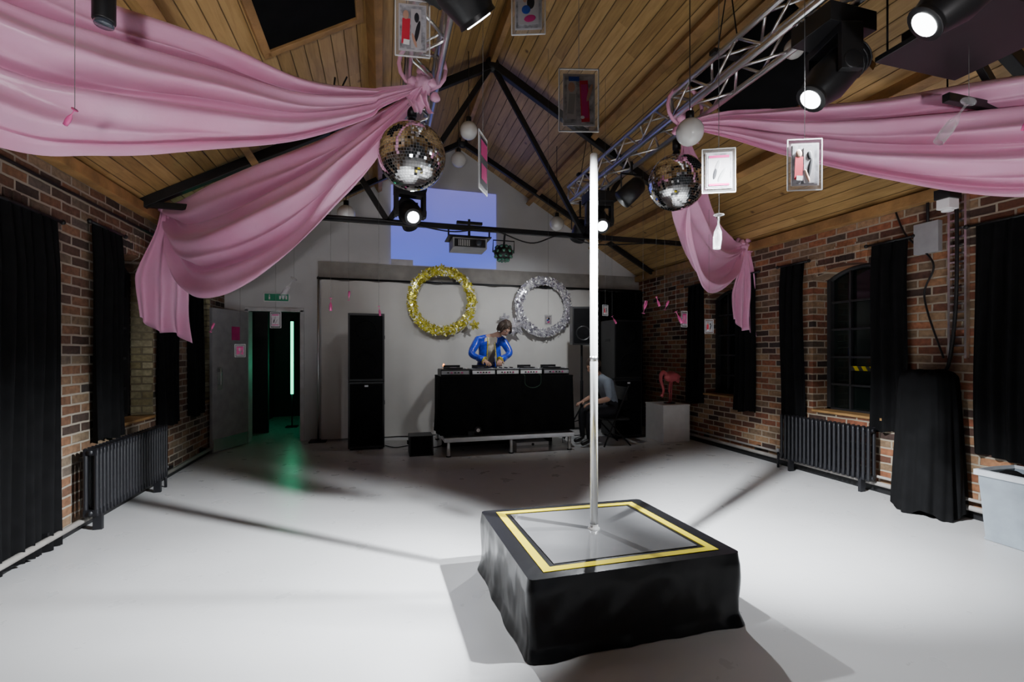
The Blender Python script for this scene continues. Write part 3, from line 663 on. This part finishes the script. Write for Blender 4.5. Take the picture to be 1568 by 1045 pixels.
def mirror_ball(X,Y,Z,R):
    b=B('mirror_ball'); random.seed(3); nv=38
    for j in range(nv):
        p0=PI*j/nv+.004; p1=PI*(j+1)/nv-.004; nu=max(6,int(2*nv*math.sin((p0+p1)/2)))
        for i in range(nu):
            t0=2*PI*i/nu+.004; t1=2*PI*(i+1)/nu-.004
            q=[Vector((math.sin(p)*math.cos(t),math.sin(p)*math.sin(t),math.cos(p)))*R for p,t in((p0,t0),(p0,t1),(p1,t1),(p1,t0))]
            c=sum(q,Vector())/4; ax=Vector((random.gauss(0,1),random.gauss(0,1),random.gauss(0,1))).normalized(); rm=Matrix.Rotation(random.gauss(0,.012),3,ax)
            b.add([Vector((X,Y,Z))+c+rm@(v-c) for v in q],[(0,1,2,3)],M_mirror)
    b.sph((X,Y,Z),R*.985,M_grey,32,20); b.cyl((X,Y,Z+R-.01),(X,Y,Z+R+.03),.03,M_black); b.cyl((X,Y,Z+R),(X,Y,3.39),.006,M_black,n=6); b.cyl((X,Y,Z+R+.05),(X,Y,Z+R+.13),.035,M_black)
    return b.obj()
mirror_ball(.22,3.57,2.88,.25); mirror_ball(2.57,3.64,2.94,.25)
for X,Y,Z,R in((.94,5.14,3.89,.10),(.99,6.16,3.98,.10),(-.39,5.6,2.98,.10),(2.37,6.1,3.21,.10),(2.22,2.98,3.05,.10),(2.9,2.7,3.62,.07)):
    b=B('globe_pendant'); b.sph((X,Y,Z),R,M_globe,24,16); b.cyl((X,Y,Z+R-.01),(X,Y,Z+R+.05),.03,M_black); b.cyl((X,Y,Z+R),(X,Y,zr(X)-.005),.004,M_black,n=6); b.obj()
b=B('projector'); X,Y,Z=.98,5.42,2.66
b.box((X,Y,Z),(.40,.3,.12),M_grey); b.box((X,Y-.152,Z),(.36,.006,.09),M_blackpl); 
for i in range(7): b.box((X-.13+i*.02,Y-.156,Z),(.008,.004,.07),M_lgrey)
b.cyl((X+.1,Y-.15,Z),(X+.1,Y-.19,Z),.04,M_blackpl,n=20); b.cyl((X+.1,Y-.189,Z),(X+.1,Y-.192,Z),.03,M_lensoff,n=20)
b.box((X,Y,Z+.075),(.5,.34,.015),M_black)
for sx in(-.24,.24): b.cyl((X+sx,5.33,Z+.075),(X+sx,5.33,2.84),.01,M_black)
b.cyl((X,5.33,Z+.07),(X,5.33,2.95),.015,M_black); b.box((X,5.31,2.9),(.3,.05,.03),M_black); b.obj(bevel=.006)
b=B('disco_effect_light'); b.sph((1.41,5.4,2.60),(.115,.115,.10),M_blackpl,20,12)
M_gl=mat('green_lens',(.06,.22,.15),.1,coat=1,var=.4,scale=30)
for j in range(4):
    for i in range(9):
        ph=PI*(.3+.17*j); th=2*PI*i/9+j*.3; v=Vector((math.sin(ph)*math.cos(th),math.sin(ph)*math.sin(th),math.cos(ph))); b.sph(Vector((1.41,5.4,2.60))+v*.105,.022,M_gl,8,6)
b.cyl((1.41,5.38,2.68),(1.41,5.32,2.84),.012,M_black); b.tube([(1.28,5.4,2.6),(1.28,5.38,2.74),(1.54,5.38,2.74),(1.54,5.4,2.6)],.008,M_black,6); b.obj()
cable('tie_bar_cable',[(-.9,5.25,2.83),(.1,5.25,2.84),(.75,5.24,2.77),(1.2,5.25,2.83),(1.7,5.24,2.70),(2.1,5.25,2.82),(2.6,5.25,2.74),(3.6,5.25,2.84)],.008)
cable('roof_cable',[(-.4,4.4,3.85),(-.42,4.42,3.6),(-.36,4.4,3.52),(-.30,4.4,3.6),(-.36,4.42,3.66),(-.42,4.4,3.58),(-.3,4.4,3.87)],.008)

# ---------------------------------------------------------------- pink drapes
def swag(name,st,pn,bul,k,seed,extra=None):
    tops=[Vector(s[0]) for s in st]; bots=[Vector(s[1]) for s in st]; n=14
    T=smooth(tops,n); Bm=smooth(bots,n); pn=Vector(pn).normalized(); M=len(T)
    b=B(name)
    def fn(u,v):
        i=round(u*(M-1)); t=T[i];bo=Bm[i]; w=(bo-t).length
        p=t.lerp(bo,v); amp=min(.06,w*.12)
        ph=v*k*PI*2+.8*math.sin(u*4+seed)*v
        o=bul*w*math.sin(PI*min(1,v*.9+.1))+amp*math.sin(ph)+amp*.45*math.sin(v*k*5.1*PI+u*7+seed)+amp*.7*noise.noise(Vector((u*5+seed,v*7,0)))+amp*.3*abs(math.sin(v*17+u*9))
        dz=amp*.5*math.cos(ph+.7)
        return p+pn*o+Vector((0,0,dz if 0<v<1 else 0))
    b.grid(fn,M,84,M_drape)
    if extra: extra(b)
    return b.obj(solid=.003)
def tailf(b,c,w0,w1,z0,z1,dirv,seed,thick=.06,slant=0):
    dirv=Vector(dirv).normalized(); nrm=dirv.cross(Vector((0,0,1)))
    def fn(u,v):
        w=w0+(w1-w0)*min(1,v*1.6); s=(u-.5)*w
        zb=z1+slant*(u-.5)+.03*math.sin(u*9+seed)
        return Vector(c)+dirv*(s+.02*math.sin(v*5+seed))+nrm*(thick*(.25+.75*v)*math.sin(u*19+seed)+.02*math.sin(v*8+u*5))+Vector((0,0,(z0+(zb-z0)*v)-c[2]))
    b.grid(fn,70,24,M_drape)
def knot(b,c,r,seed):
    b.sph(c,r,M_drape,28,18,fn=lambda v:1+.22*math.sin(v.x*11+seed)*math.sin(v.z*8+v.y*9)); 
    for k in range(7):
        a=k*.9+seed; e=Vector(c)+Vector((math.cos(a)*r*1.3,math.sin(a)*r*.6,math.sin(a*1.7)*r*1.1)); b.sph(e,(r*.55,r*.4,r*.5),M_drape,12,8,fn=lambda v:1+.2*math.sin(v.z*9))
st1=[((.27,3.47,3.38),(.27,3.47,3.33)),((-.0,3.28,3.20),(-.0,3.28,3.07)),((-.102,3.228,3.15),(-.102,3.228,2.95)),((-.493,2.955,3.0),(-.493,2.955,2.63)),((-.90,2.67,2.975),(-.90,2.67,2.41)),((-1.2,2.46,2.93),(-1.2,2.46,2.27)),((-1.44,2.296,2.93),(-1.44,2.296,2.22)),((-1.9,1.98,3.0),(-1.9,1.98,2.35)),((-2.25,1.72,2.80),(-2.25,1.72,2.72))]
def ex1(b):
    knot(b,(.29,3.45,3.36),.07,1); tailf(b,(.27,3.42,3.3),.05,.16,3.32,3.16,(1,0,0),2,.03)
    b.tube([(.29+.17*math.cos(a),3.46,3.5+.17*math.sin(a)) for a in [i*PI/8 for i in range(17)]],.015,M_drape,8)
swag('pink_drape_swag',st1,(.57,-.82,0),.12,3.0,1.3,ex1)
st2=[((.29,3.47,3.37),(.29,3.47,3.32)),((.076,3.69,3.30),(.076,3.69,3.08)),((-.28,4.015,3.2),(-.28,4.015,2.68)),((-.74,4.43,3.13),(-.74,4.43,2.24)),((-1.42,5.05,3.03),(-1.42,5.05,1.96)),((-1.90,5.48,2.93),(-1.90,5.48,2.08)),((-2.20,5.72,2.93),(-2.20,5.72,2.84))]
def ex2(b):
    knot(b,(-2.20,5.70,2.90),.08,2); tailf(b,(-2.17,5.6,2.85),.12,.50,2.84,1.62,(.65,.76,0),1.2,.05,-.2); b.cyl((-2.2,5.7,2.9),(-2.31,5.7,2.9),.012,M_black)
swag('pink_drape_swag',st2,(-.5,-.6,0),.10,2.5,2.1,ex2)
st3=[((2.5,3.41,3.37),(2.5,3.41,3.32)),((2.73,3.14,3.35),(2.73,3.14,3.13)),((2.97,2.862,3.26),(2.97,2.862,2.90)),((3.355,2.415,3.15),(3.355,2.415,2.593)),((3.80,1.89,3.08),(3.80,1.89,2.35)),((4.2,1.42,2.95),(4.2,1.42,2.4)),((4.7,.95,2.80),(4.7,.95,2.72))]
def ex3(b):
    knot(b,(2.5,3.41,3.35),.07,3); tailf(b,(2.5,3.37,3.3),.05,.14,3.3,3.2,(1,0,0),2.5,.02)
    b.tube([(2.5+.17*math.cos(a),3.42,3.5+.17*math.sin(a)) for a in [i*PI/8 for i in range(17)]],.015,M_drape,8)
swag('pink_drape_swag',st3,(-.7,-.7,0),.10,3,.4,ex3)
st4=[((2.5,3.44,3.36),(2.48,3.44,3.32)),((2.78,3.64,3.22),(2.70,3.70,2.90)),((3.05,3.85,3.08),(2.90,3.98,2.50)),((3.6,4.285,2.90),(3.42,4.42,2.16)),((4.15,4.72,2.84),(4.0,4.84,2.14)),((4.5,5.0,2.84),(4.42,5.05,2.35)),((4.7,5.16,2.85),(4.7,5.16,2.78))]
def ex4(b):
    knot(b,(4.70,5.16,2.82),.08,4); tailf(b,(4.66,5.12,2.8),.12,.30,2.78,1.72,(.9,-.3,0),.7,.05,-.2); b.cyl((4.7,5.16,2.85),(4.8,5.16,2.85),.012,M_black)
swag('pink_drape_swag',st4,(-.6,.75,0),.10,2,3.3,ex4)

# ---------------------------------------------------------------- hanging sleeves / charms
def card(X,Y,Z,w,h,yaw,style,top=None):
    b=B('hanging_photo_sleeve'); R=RZ(yaw); c=Vector((X,Y,Z))
    def q(cx,cz,ww,hh,off,m,tl=0):
        b.box(c+R@Vector((cx*w,-off,cz*h)),(ww*w,.0015,hh*h),m,R@Matrix.Rotation(tl,3,'Y'))
    def e(cx,cz,ww,hh,off,m,tl=0): b.sph(c+R@Vector((cx*w,-off,cz*h)),(ww*w/2,.001,hh*h/2),m,14,8,R@Matrix.Rotation(tl,3,'Y'))
    q(0,0,1.14,1.12,0,M_clear)
    for sx in(-.57,.57): b.box(c+R@Vector((sx*w,0,0)),(.005,.004,h*1.12),M_lgrey,R)
    for sz in(-.56,.56): b.box(c+R@Vector((0,0,sz*h)),(w*1.15,.004,.005),M_lgrey,R)
    q(0,0,.92,.93,.003,M_piclt); q(.0,.0,.84,.86,.0045,M_pic)
    if style==0:
        q(-.22,.0,.26,.7,.0055,M_piclt); e(-.22,.22,.2,.18,.0065,M_skin); q(-.22,-.08,.18,.36,.0065,M_grey,.1)
        q(.16,-.03,.24,.74,.006,M_red,-.05); q(.16,-.03,.18,.6,.007,M_magenta,-.05); e(.30,.12,.1,.34,.0075,M_skin,.3); e(.1,-.32,.12,.06,.0075,M_wht); q(-.15,.37,.3,.08,.006,M_bluec)
    elif style==1:
        q(.12,-.02,.34,.78,.0055,M_piclt); e(.14,.2,.16,.2,.0065,M_dark); e(.16,-.08,.14,.46,.0065,M_dark,.2); e(.06,-.25,.1,.3,.0065,M_skin,-.3)
        q(-.22,-.08,.26,.5,.006,M_red,.04); e(-.22,.24,.2,.18,.0065,M_skin); q(-.2,-.3,.2,.1,.0075,M_wht,.1)
    elif style==2:
        q(0,.0,.7,.7,.0055,M_piclt); e(.08,.14,.26,.3,.0065,M_dark); e(-.08,-.02,.3,.2,.0068,M_bluec,.4); e(.05,-.22,.4,.16,.007,M_magenta,-.2); e(-.12,.22,.14,.16,.007,M_skin)
    elif style==4:
        q(0,0,.93,.94,.0055,M_dark); q(0,.25,.8,.3,.0065,M_magenta); q(0,-.2,.7,.3,.0065,M_magenta)
    elif style==5:
        q(0,.0,.74,.74,.0055,M_piclt); e(-.05,.1,.16,.34,.0065,M_grey,.3); e(.1,-.12,.14,.4,.0068,M_grey,.5); e(-.14,-.08,.12,.3,.0068,M_dark,.2); q(0,.35,.7,.06,.0065,M_magenta); q(0,-.36,.7,.05,.0065,M_magenta)
    else:
        q(0,.0,.74,.74,.0055,M_pinkc); e(-.05,.1,.2,.3,.0065,M_piclt); e(.1,-.12,.16,.36,.0068,M_grey,.5); q(0,.33,.6,.07,.0065,M_magenta); q(0,-.34,.5,.06,.0065,M_grey)
    b.cyl(c+Vector((0,0,h*.56)),(X,Y,top or zr(X)-.005),.0012,M_string,n=5); b.obj()
fy=-math.radians(15.7)
card(.82,1.85,2.49,.15,.24,fy+.03,0); card(.70,2.19,3.10,.145,.22,fy-.05,2); card(.136,2.16,2.88,.135,.23,fy+.15,1); card(1.82,2.19,2.42,.155,.22,fy-.15,5); card(1.93,1.74,2.29,.135,.215,fy-.1,1)
card(.50,2.33,2.37,.12,.26,fy+1.32,4)
card(-1.10,5.5,1.75,.10,.15,fy,5); card(-1.47,5.61,1.42,.09,.12,fy+.2,3); card(3.40,4.24,1.68,.08,.13,fy,1); card(3.14,4.31,1.76,.08,.15,fy+.5,3); card(1.73,4.71,1.75,.07,.1,fy,2); card(2.30,4.5,1.85,.06,.1,fy+.4,1)
FL=[(0.0,.0),(.034,.002),(.034,.006),(.006,.014),(.005,.07),(.012,.09),(.024,.12),(.028,.17),(.024,.235),(.022,.235),(.025,.17),(.02,.125),(.0,.1)]
def flute(X,Y,Z,s,m,tilt,inv=True,nm='hanging_plastic_flute',top=None):
    b=B(nm); R=Matrix.Rotation(tilt,3,'Y')@Matrix.Rotation(tilt*.6,3,'X')
    if inv: R=R@Matrix.Rotation(PI,3,'X')
    b.lathe([(r*s,z*s) for r,z in FL],(X,Y,Z),m,18,R); b.cyl((X,Y,Z),(X,Y,top or zr(X)-.005),.0012,M_string,n=5); b.obj()
flute(2.47,1.41,2.5,.85,M_clear,.5,top=2.75); flute(1.88,2.26,2.2,.85,M_clear,.05); flute(-.91,5.45,2.2,1.1,M_clear,.6); flute(-1.02,1.95,2.24,.3,M_pinkc,.8); flute(2.75,1.35,2.45,.3,M_pinkc,.3)
for i,(X,Y,Z) in enumerate([(-.54,5.45,2.0),(-.35,5.4,1.97),(-.03,5.2,1.9),(2.72,4.44,1.82),(2.85,4.39,2.0),(2.94,4.37,1.86),(3.03,4.3,1.84),(-1.78,5.7,1.62),(2.75,5.2,1.85),(-.22,1.9,2.98)]):
    flute(X,Y,Z,.45 if i%3 else .6,M_pinkc,.5*math.sin(i*3),i%2==0,'hanging_pink_charm')
b=B('hanging_tube_lamp'); b.cyl((-.97,2.02,2.60),(-.97,2.02,2.90),.035,M_blackpl,n=20); b.cyl((-.97,2.02,2.585),(-.97,2.02,2.60),.03,M_lensoff,n=20); b.cyl((-.97,2.02,2.9),(-.97,2.02,zr(-.97)),.006,M_black,n=6); b.obj(bevel=.003)
b=B('emergency_lamp'); b.bb(3.83,3.93,2.30,2.38,2.42,2.49,M_wht); b.bb(3.82,3.94,2.29,2.39,2.49,2.56,M_blackpl); b.cyl((3.88,2.34,2.56),(3.88,2.34,zr(3.88)),.006,M_black,n=6); b.cyl((3.88,2.34,2.405),(3.88,2.34,2.42),.035,M_wht,n=16); b.obj(bevel=.005)
b=B('cable_tray')
for y in(2.74,2.86): b.bb(4.755,4.795,y-.008,y+.008,1.35,2.8,M_alu)
for i in range(20): b.bb(4.765,4.785,2.74,2.86,1.38+i*.072,1.395+i*.072,M_alu)
b.tube(smooth([(4.75,2.80,2.8),(4.74,2.79,2.2),(4.75,2.81,1.7),(4.74,2.85,1.3),(4.74,2.9,1.24)],8),.014,M_black,8)
b.obj()
b=B('junction_box'); b.bb(4.74,4.799,2.93,3.13,2.30,2.58,M_grey); b.cyl((4.77,3.03,2.58),(4.77,3.03,2.8),.012,M_black); b.obj(bevel=.006)
cable('wall_cable',[(4.76,2.9,1.35),(4.76,3.05,1.9),(4.76,2.98,2.2),(4.76,3.2,2.5),(4.77,3.3,2.75)],.008)
b=B('draped_equipment')
def dr(u,v):
    x0,x1,y0,y1=4.42,4.76,2.72,3.10; cx,cy=(x0+x1)/2,(y0+y1)/2; a=2*PI*u
    ca,sa=math.cos(a),math.sin(a); k=1/max(abs(ca),abs(sa)); k=k*.45+.55*1.1
    if v<.2: f=v/.2; z=1.24-.03*f**4; g=f*.86
    else:
        f=(v-.2)/.8; z=1.21-1.19*f; g=.86+.24*f**.6+.09*f*math.sin(a*9+1)+.05*f*math.sin(a*17+f*3)
        z+=.04*f*math.sin(a*4)
    return (min(4.79,cx+ca*k*g*(x1-x0)/2),cy+sa*k*g*(y1-y0)/2,max(.006,z+.03*noise.noise(Vector((ca*3,sa*3,v*4)))*(1 if v<.9 else 0)))
b.grid(dr,200,44,M_velvet,True,True); b.obj()
b=B('storage_tub'); x0,x1,y0,y1=4.32,4.74,1.85,2.42
def tb(u,v):
    a=2*PI*u+PI/4; ca,sa=math.cos(a),math.sin(a); k=1/max(abs(ca),abs(sa)); k=k*.9+.1*1.1; g=.88+.12*v
    return ((x0+x1)/2+ca*k*g*(x1-x0)/2,(y0+y1)/2+sa*k*g*(y1-y0)/2,.003+.5*v)
b.grid(tb,64,6,M_tub,False,True); b.bb(x0+.03,x1-.03,y0+.03,y1-.03,.003,.02,M_tub)
def rim(u,v):
    a=2*PI*u+PI/4; ca,sa=math.cos(a),math.sin(a); k=1/max(abs(ca),abs(sa)); k=k*.9+.1*1.1; g=[1.0,1.07,1.07,1.0,.98][round(v*4)]; z=[.48,.48,.52,.525,.50][round(v*4)]
    return ((x0+x1)/2+ca*k*g*(x1-x0)/2,(y0+y1)/2+sa*k*g*(y1-y0)/2,z)
b.grid(rim,64,5,M_tublid,False,True)
for i in range(8): b.sph((x0+.1+.03*(i%3)*2,y0+.1+.05*i,.46),(.09,.08,.07),M_velvet,12,8)
b.obj()
b=B('black_flight_case'); b.bb(4.36,4.74,1.0,1.75,.02,.95,M_blackpl)
for z in(.02,.95):
    for y in(1.0,1.75): b.bb(4.35,4.75,y-.012,y+.012,z-.015,z+.015,M_alu)
for y in(1.1,1.65):
    for x in (4.42,4.68): b.cyl((x,y,0),(x,y,.02),.03,M_black)
b.obj(bevel=.006)

# ---------------------------------------------------------------- people
def skin_body(name,J,E,tag,mats,colorfn=None):
    names=list(J); me=bpy.data.meshes.new(name); me.from_pydata([J[k][0] for k in names],[(names.index(a),names.index(c)) for a,c in E],[]); me.update()
    o=bpy.data.objects.new(name,me); C.objects.link(o); md=o.modifiers.new('Skin','SKIN'); md.use_smooth_shade=True
    for i,k in enumerate(names):
        r=J[k][1]; me.skin_vertices[0].data[i].radius=(r,r); me.skin_vertices[0].data[i].use_root=(i==0)
    s=o.modifiers.new('sub','SUBSURF'); s.levels=2; s.render_levels=2
    bpy.context.view_layer.update(); dg=bpy.context.evaluated_depsgraph_get(); m2=bpy.data.meshes.new_from_object(o.evaluated_get(dg))
    bpy.data.objects.remove(o); m2.name=name
    m2.materials.clear()
    for m in mats: m2.materials.append(m)
    segs=[(Vector(J[a][0]),Vector(J[c][0]),tag.get((a,c),0)) for a,c in E]
    for p in m2.polygons:
        c=p.center; best=1e9;bt=0
        for a,q,t in segs:
            d=q-a; u=max(0,min(1,(c-a).dot(d)/max(1e-9,d.length_squared))); dd=(a+d*u-c).length
            if dd<best: best=dd;bt=t
        if colorfn: bt=colorfn(c,p.normal,bt)
        p.material_index=bt; p.use_smooth=True
    o=bpy.data.objects.new(name,m2); C.objects.link(o); return o
def head_mesh(b,c,fwd,up,hairlen,seed):
    fwd=Vector(fwd).normalized(); up=Vector(up); right=fwd.cross(up).normalized(); up=right.cross(fwd).normalized()
    R=Matrix((right,fwd,up)).transposed(); c=Vector(c)
    def g(x,z,x0,z0,sx,sz): return math.exp(-((x-x0)/sx)**2-((z-z0)/sz)**2)
    nu,nv=40,30; vs=[];fs=[]
    for j in range(nv+1):
        ph=PI*j/nv
        for i in range(nu):
            th=2*PI*i/nu; x=math.sin(ph)*math.cos(th); y=math.sin(ph)*math.sin(th); z=math.cos(ph)
            X=x*.076;Y=y*.095;Z=z*.115
            if z<0: X*=1-.33*z*z; Y*=1-.12*z*z if y>0 else 1+.30*z
            if y>0:
                Y+=.024*g(X,Z,0,-.022,.011,.018)*(1)+.012*g(X,Z,0,.0,.009,.022)
                Y-=.010*(g(X,Z,.031,.008,.016,.012)+g(X,Z,-.031,.008,.016,.012)); Y+=.006*g(X,Z,0,.03,.05,.012)+.007*g(X,Z,0,-.058,.02,.010)+.008*g(X,Z,0,-.095,.025,.015)
            vs.append(c+R@Vector((X,Y,Z)))
    for j in range(nv):
        for i in range(nu): fs.append((j*nu+i,(j+1)*nu+i,(j+1)*nu+(i+1)%nu,j*nu+(i+1)%nu))
    b.add(vs,fs,M_skin,True)
    for s in(-1,1):
        b.sph(c+R@Vector((s*.031,.078,.008)),(.012,.009,.008),M_eye,12,8,R); b.sph(c+R@Vector((s*.031,.086,.008)),.004,M_dark,8,6)
        b.sph(c+R@Vector((s*.031,.088,.028)),(.017,.005,.004),M_hair,10,6,R); b.sph(c+R@Vector((s*.078,-.005,-.005)),(.010,.020,.031),M_skin,12,8,R)
    b.sph(c+R@Vector((0,.088,-.058)),(.023,.009,.007),M_lip,12,8,R)
    def hf(v):
        return 1+.08*noise.noise(Vector((v.x*4,v.y*4,v.z*4+seed)))+.05*math.sin(v.x*16+v.z*9)
    b.sph(c+R@Vector((0,-.018,.032)),(.094,.102,.106),M_hair,32,20,R,fn=hf)
    random.seed(seed)
    for i in range(60):
        a=random.uniform(PI*.02,PI*.98)+PI; l=hairlen*random.uniform(.6,1.1)
        if i%3==0: a=random.choice([.25,PI-.25,.6,PI-.6,.1,PI-.1]); l*=.8
        p0=R@Vector((.06*math.cos(a),-.02+.07*math.sin(a),.09)); p1=R@Vector((.094*math.cos(a),-.015+.102*math.sin(a),.03)); p2=p1+R@Vector((.014*math.cos(a),.01*math.sin(a),-l))+Vector((0,0,-.02))
        b.tube([c+p0,c+p1,c+p1.lerp(p2,.6)+Vector((random.uniform(-.01,.01),0,0)),c+p2],[.012,.018,.014,.004],M_hair,6)
def hand(b,w,d,pn,side):
    w=Vector(w); d=Vector(d).normalized(); pn=Vector(pn); sd=d.cross(pn).normalized(); pn=sd.cross(d).normalized(); R=Matrix((sd,d,pn)).transposed()
    b.sph(w+d*.045,(.040,.052,.015),M_skin,16,10,R); b.cyl(w-d*.02,w+d*.03,.024,M_skin,.028)
    for i,(x,l) in enumerate(((-.029,.070),(-.010,.080),(.010,.075),(.028,.058))):
        p=w+d*.085+sd*x; b.tube([p-d*.02,p,p+d*l*.45-pn*.004+sd*x*.2,p+d*l*.78-pn*.018+sd*x*.25,p+d*l*.95-pn*.034+sd*x*.25],[.009,.0092,.0085,.0078,.005],M_skin,8)
    p=w+d*.025+sd*side*.034; b.tube([p-sd*side*.01,p+sd*side*.018+d*.02,p+sd*side*.03+d*.045-pn*.01,p+sd*side*.032+d*.065-pn*.018],[.012,.0105,.009,.006],M_skin,8)
J={'pel':((1.62,7.24,1.19),.15),'sp1':((1.61,7.22,1.32),.135),'sp2':((1.61,7.16,1.45),.15),'che':((1.64,7.09,1.56),.13),'nk':((1.72,7.00,1.655),.058),'hd':((1.77,6.94,1.70),.06),
'sL':((1.44,7.09,1.585),.08),'eL':((1.30,6.98,1.37),.062),'wL':((1.50,6.85,1.275),.034),'sR':((1.84,7.09,1.60),.08),'eR':((1.94,6.98,1.38),.062),'wR':((1.73,6.85,1.275),.034),
'hL':((1.52,7.25,1.12),.105),'kL':((1.50,7.20,.72),.065),'aL':((1.49,7.25,.34),.042),'tL':((1.48,7.12,.31),.038),'hR':((1.72,7.25,1.12),.105),'kR':((1.74,7.20,.72),.065),'aR':((1.76,7.25,.34),.042),'tR':((1.77,7.12,.31),.038)}
E=[('pel','sp1'),('sp1','sp2'),('sp2','che'),('che','nk'),('nk','hd'),('che','sL'),('sL','eL'),('eL','wL'),('che','sR'),('sR','eR'),('eR','wR'),('pel','hL'),('hL','kL'),('kL','aL'),('aL','tL'),('pel','hR'),('hR','kR'),('kR','aR'),('aR','tR')]
tag={e:0 for e in E}
for e in (('nk','hd'),('che','nk')): tag[e]=1
for e in E[11:]: tag[e]=2
tag[('aL','tL')]=3; tag[('aR','tR')]=3
def cf(c,n,t):
    if t==1 and c.z<1.635: t=0
    if t==0 and n.y<-.1 and abs(c.x-(1.63))<.085+.05*max(0,1.62-c.z) and c.y<7.14 and c.z<1.66: return 4
    if t==2 and c.z>1.15: return 0
    return t
dj=skin_body('dj_person',J,E,tag,[M_blue,M_skin,M_dark,M_shoe,M_cream],cf)
b=B('dj_head'); head_mesh(b,(1.82,6.87,1.765),(.25,-1,-1.0),(.35,-.7,1),.10,4)
hand(b,(1.50,6.85,1.274),(.25,-.9,-.3),(0,-.2,1),1); hand(b,(1.73,6.85,1.274),(-.25,-.9,-.3),(0,-.2,1),-1)
for s in(-1,1):
    def lp(u,v,s=s):
        x=1.63+s*(.055+.03*v+.10*u); y=6.945+.075*u**1.6+(.035 if v<.15 else 0)+.02*math.sin(v*6); return (x,y+.05*v,1.63-.45*v)
    b.grid(lp,6,12,M_blue)
    b.tube([(1.63+s*(.053+.03*v),6.940+.05*v+(.035 if v<.15 else 0)+.02*math.sin(v*6),1.63-.45*v) for v in [i/10 for i in range(11)]],.008,M_gold,6)
for w,e in(((1.50,6.85,1.275),(1.30,6.98,1.37)),((1.73,6.85,1.275),(1.94,6.98,1.38))):
    w=Vector(w);e=Vector(e); b.tube([w.lerp(e,.05),w.lerp(e,.22),w.lerp(e,.5)],[.060,.056,.052],M_blue,14); b.tube([w.lerp(e,.04),w.lerp(e,.09)],[.063,.062],M_gold,14)
b.tube([(1.70+.105*math.cos(a),7.03+.085*math.sin(a)-.03*math.sin(a),1.635+.035*math.sin(a)) for a in [-.9+i*(PI+1.8)/14 for i in range(15)]],[.012]+[.026]*13+[.012],M_blue,8)
o=b.obj(); o.parent=dj
sx,sy=3.32,6.42
J={'pel':((sx+.06,sy,.55),.14),'sp1':((sx+.04,sy,.70),.125),'sp2':((sx-.03,sy-.01,.86),.14),'che':((sx-.10,sy-.01,.97),.12),'nk':((sx-.17,sy-.02,1.07),.055),'hd':((sx-.21,sy-.02,1.12),.058),
'sL':((sx-.10,sy-.18,.97),.07),'eL':((sx-.10,sy-.26,.72),.05),'wL':((sx-.32,sy-.16,.66),.032),'sR':((sx-.10,sy+.17,.97),.07),'eR':((sx-.12,sy+.24,.72),.05),'wR':((sx-.33,sy+.12,.66),.032),
'hL':((sx+.02,sy-.10,.53),.10),'kL':((sx-.38,sy-.12,.52),.065),'aL':((sx-.36,sy-.12,.10),.04),'tL':((sx-.50,sy-.13,.045),.035),'hR':((sx+.02,sy+.10,.53),.10),'kR':((sx-.38,sy+.12,.52),.065),'aR':((sx-.36,sy+.12,.10),.04),'tR':((sx-.50,sy+.13,.045),.035)}
tag={e:0 for e in E}
for e in (('nk','hd'),('eL','wL'),('eR','wR')): tag[e]=1
for e in E[11:]: tag[e]=2
tag[('aL','tL')]=3; tag[('aR','tR')]=3
pe=skin_body('seated_person',J,E,tag,[M_shirt,M_skin,M_dark,M_shoe])
b=B('seated_head'); head_mesh(b,(sx-.25,sy-.02,1.19),(-1,-.15,-.5),(-.3,0,1),.05,9)
hand(b,(sx-.32,sy-.16,.66),(-.9,.2,-.3),(0,0,1),1); hand(b,(sx-.33,sy+.12,.66),(-.9,-.1,-.3),(0,0,1),-1); o=b.obj(); o.parent=pe
b=B('folding_chair')
b.bb(sx-.14,sx+.26,sy-.2,sy+.2,.385,.415,M_blackpl)
for yy in(sy-.2,sy+.2):
    b.cyl((sx-.16,yy,0.0),(sx+.25,yy,.9),.012,M_black); b.cyl((sx+.28,yy,0.0),(sx-.12,yy,.42),.012,M_black)
b.bb(sx+.20,sx+.225,sy-.2,sy+.2,.68,.88,M_blackpl); b.cyl((sx+.2,sy-.2,.12),(sx+.2,sy+.2,.12),.008,M_black); b.obj(bevel=.004)

# ---------------------------------------------------------------- lights
def point(name,pos,P,col,r=.1):
    l=bpy.data.lights.new(name,'POINT'); l.energy=P; l.color=col; l.shadow_soft_size=r; o=bpy.data.objects.new(name,l); C.objects.link(o); o.location=pos
point('hall_green_glow',(-1.62,9.35,1.2),3,(.05,1,.5),.2)
w=bpy.data.worlds.new('World'); bpy.context.scene.world=w; w.use_nodes=True
bg=w.node_tree.nodes['Background']; bg.inputs[0].default_value=(.85,.9,1,1); bg.inputs[1].default_value=.02

cam=bpy.data.cameras.new('camera'); co=bpy.data.objects.new('camera',cam); C.objects.link(co)
cam.sensor_width=36; cam.sensor_fit='HORIZONTAL'; cam.lens=36*710/1568; cam.shift_y=.0112; cam.clip_start=.05
co.location=(0,0,1.4); co.rotation_euler=(math.radians(90),0,math.radians(-15.7))
bpy.context.scene.camera=co
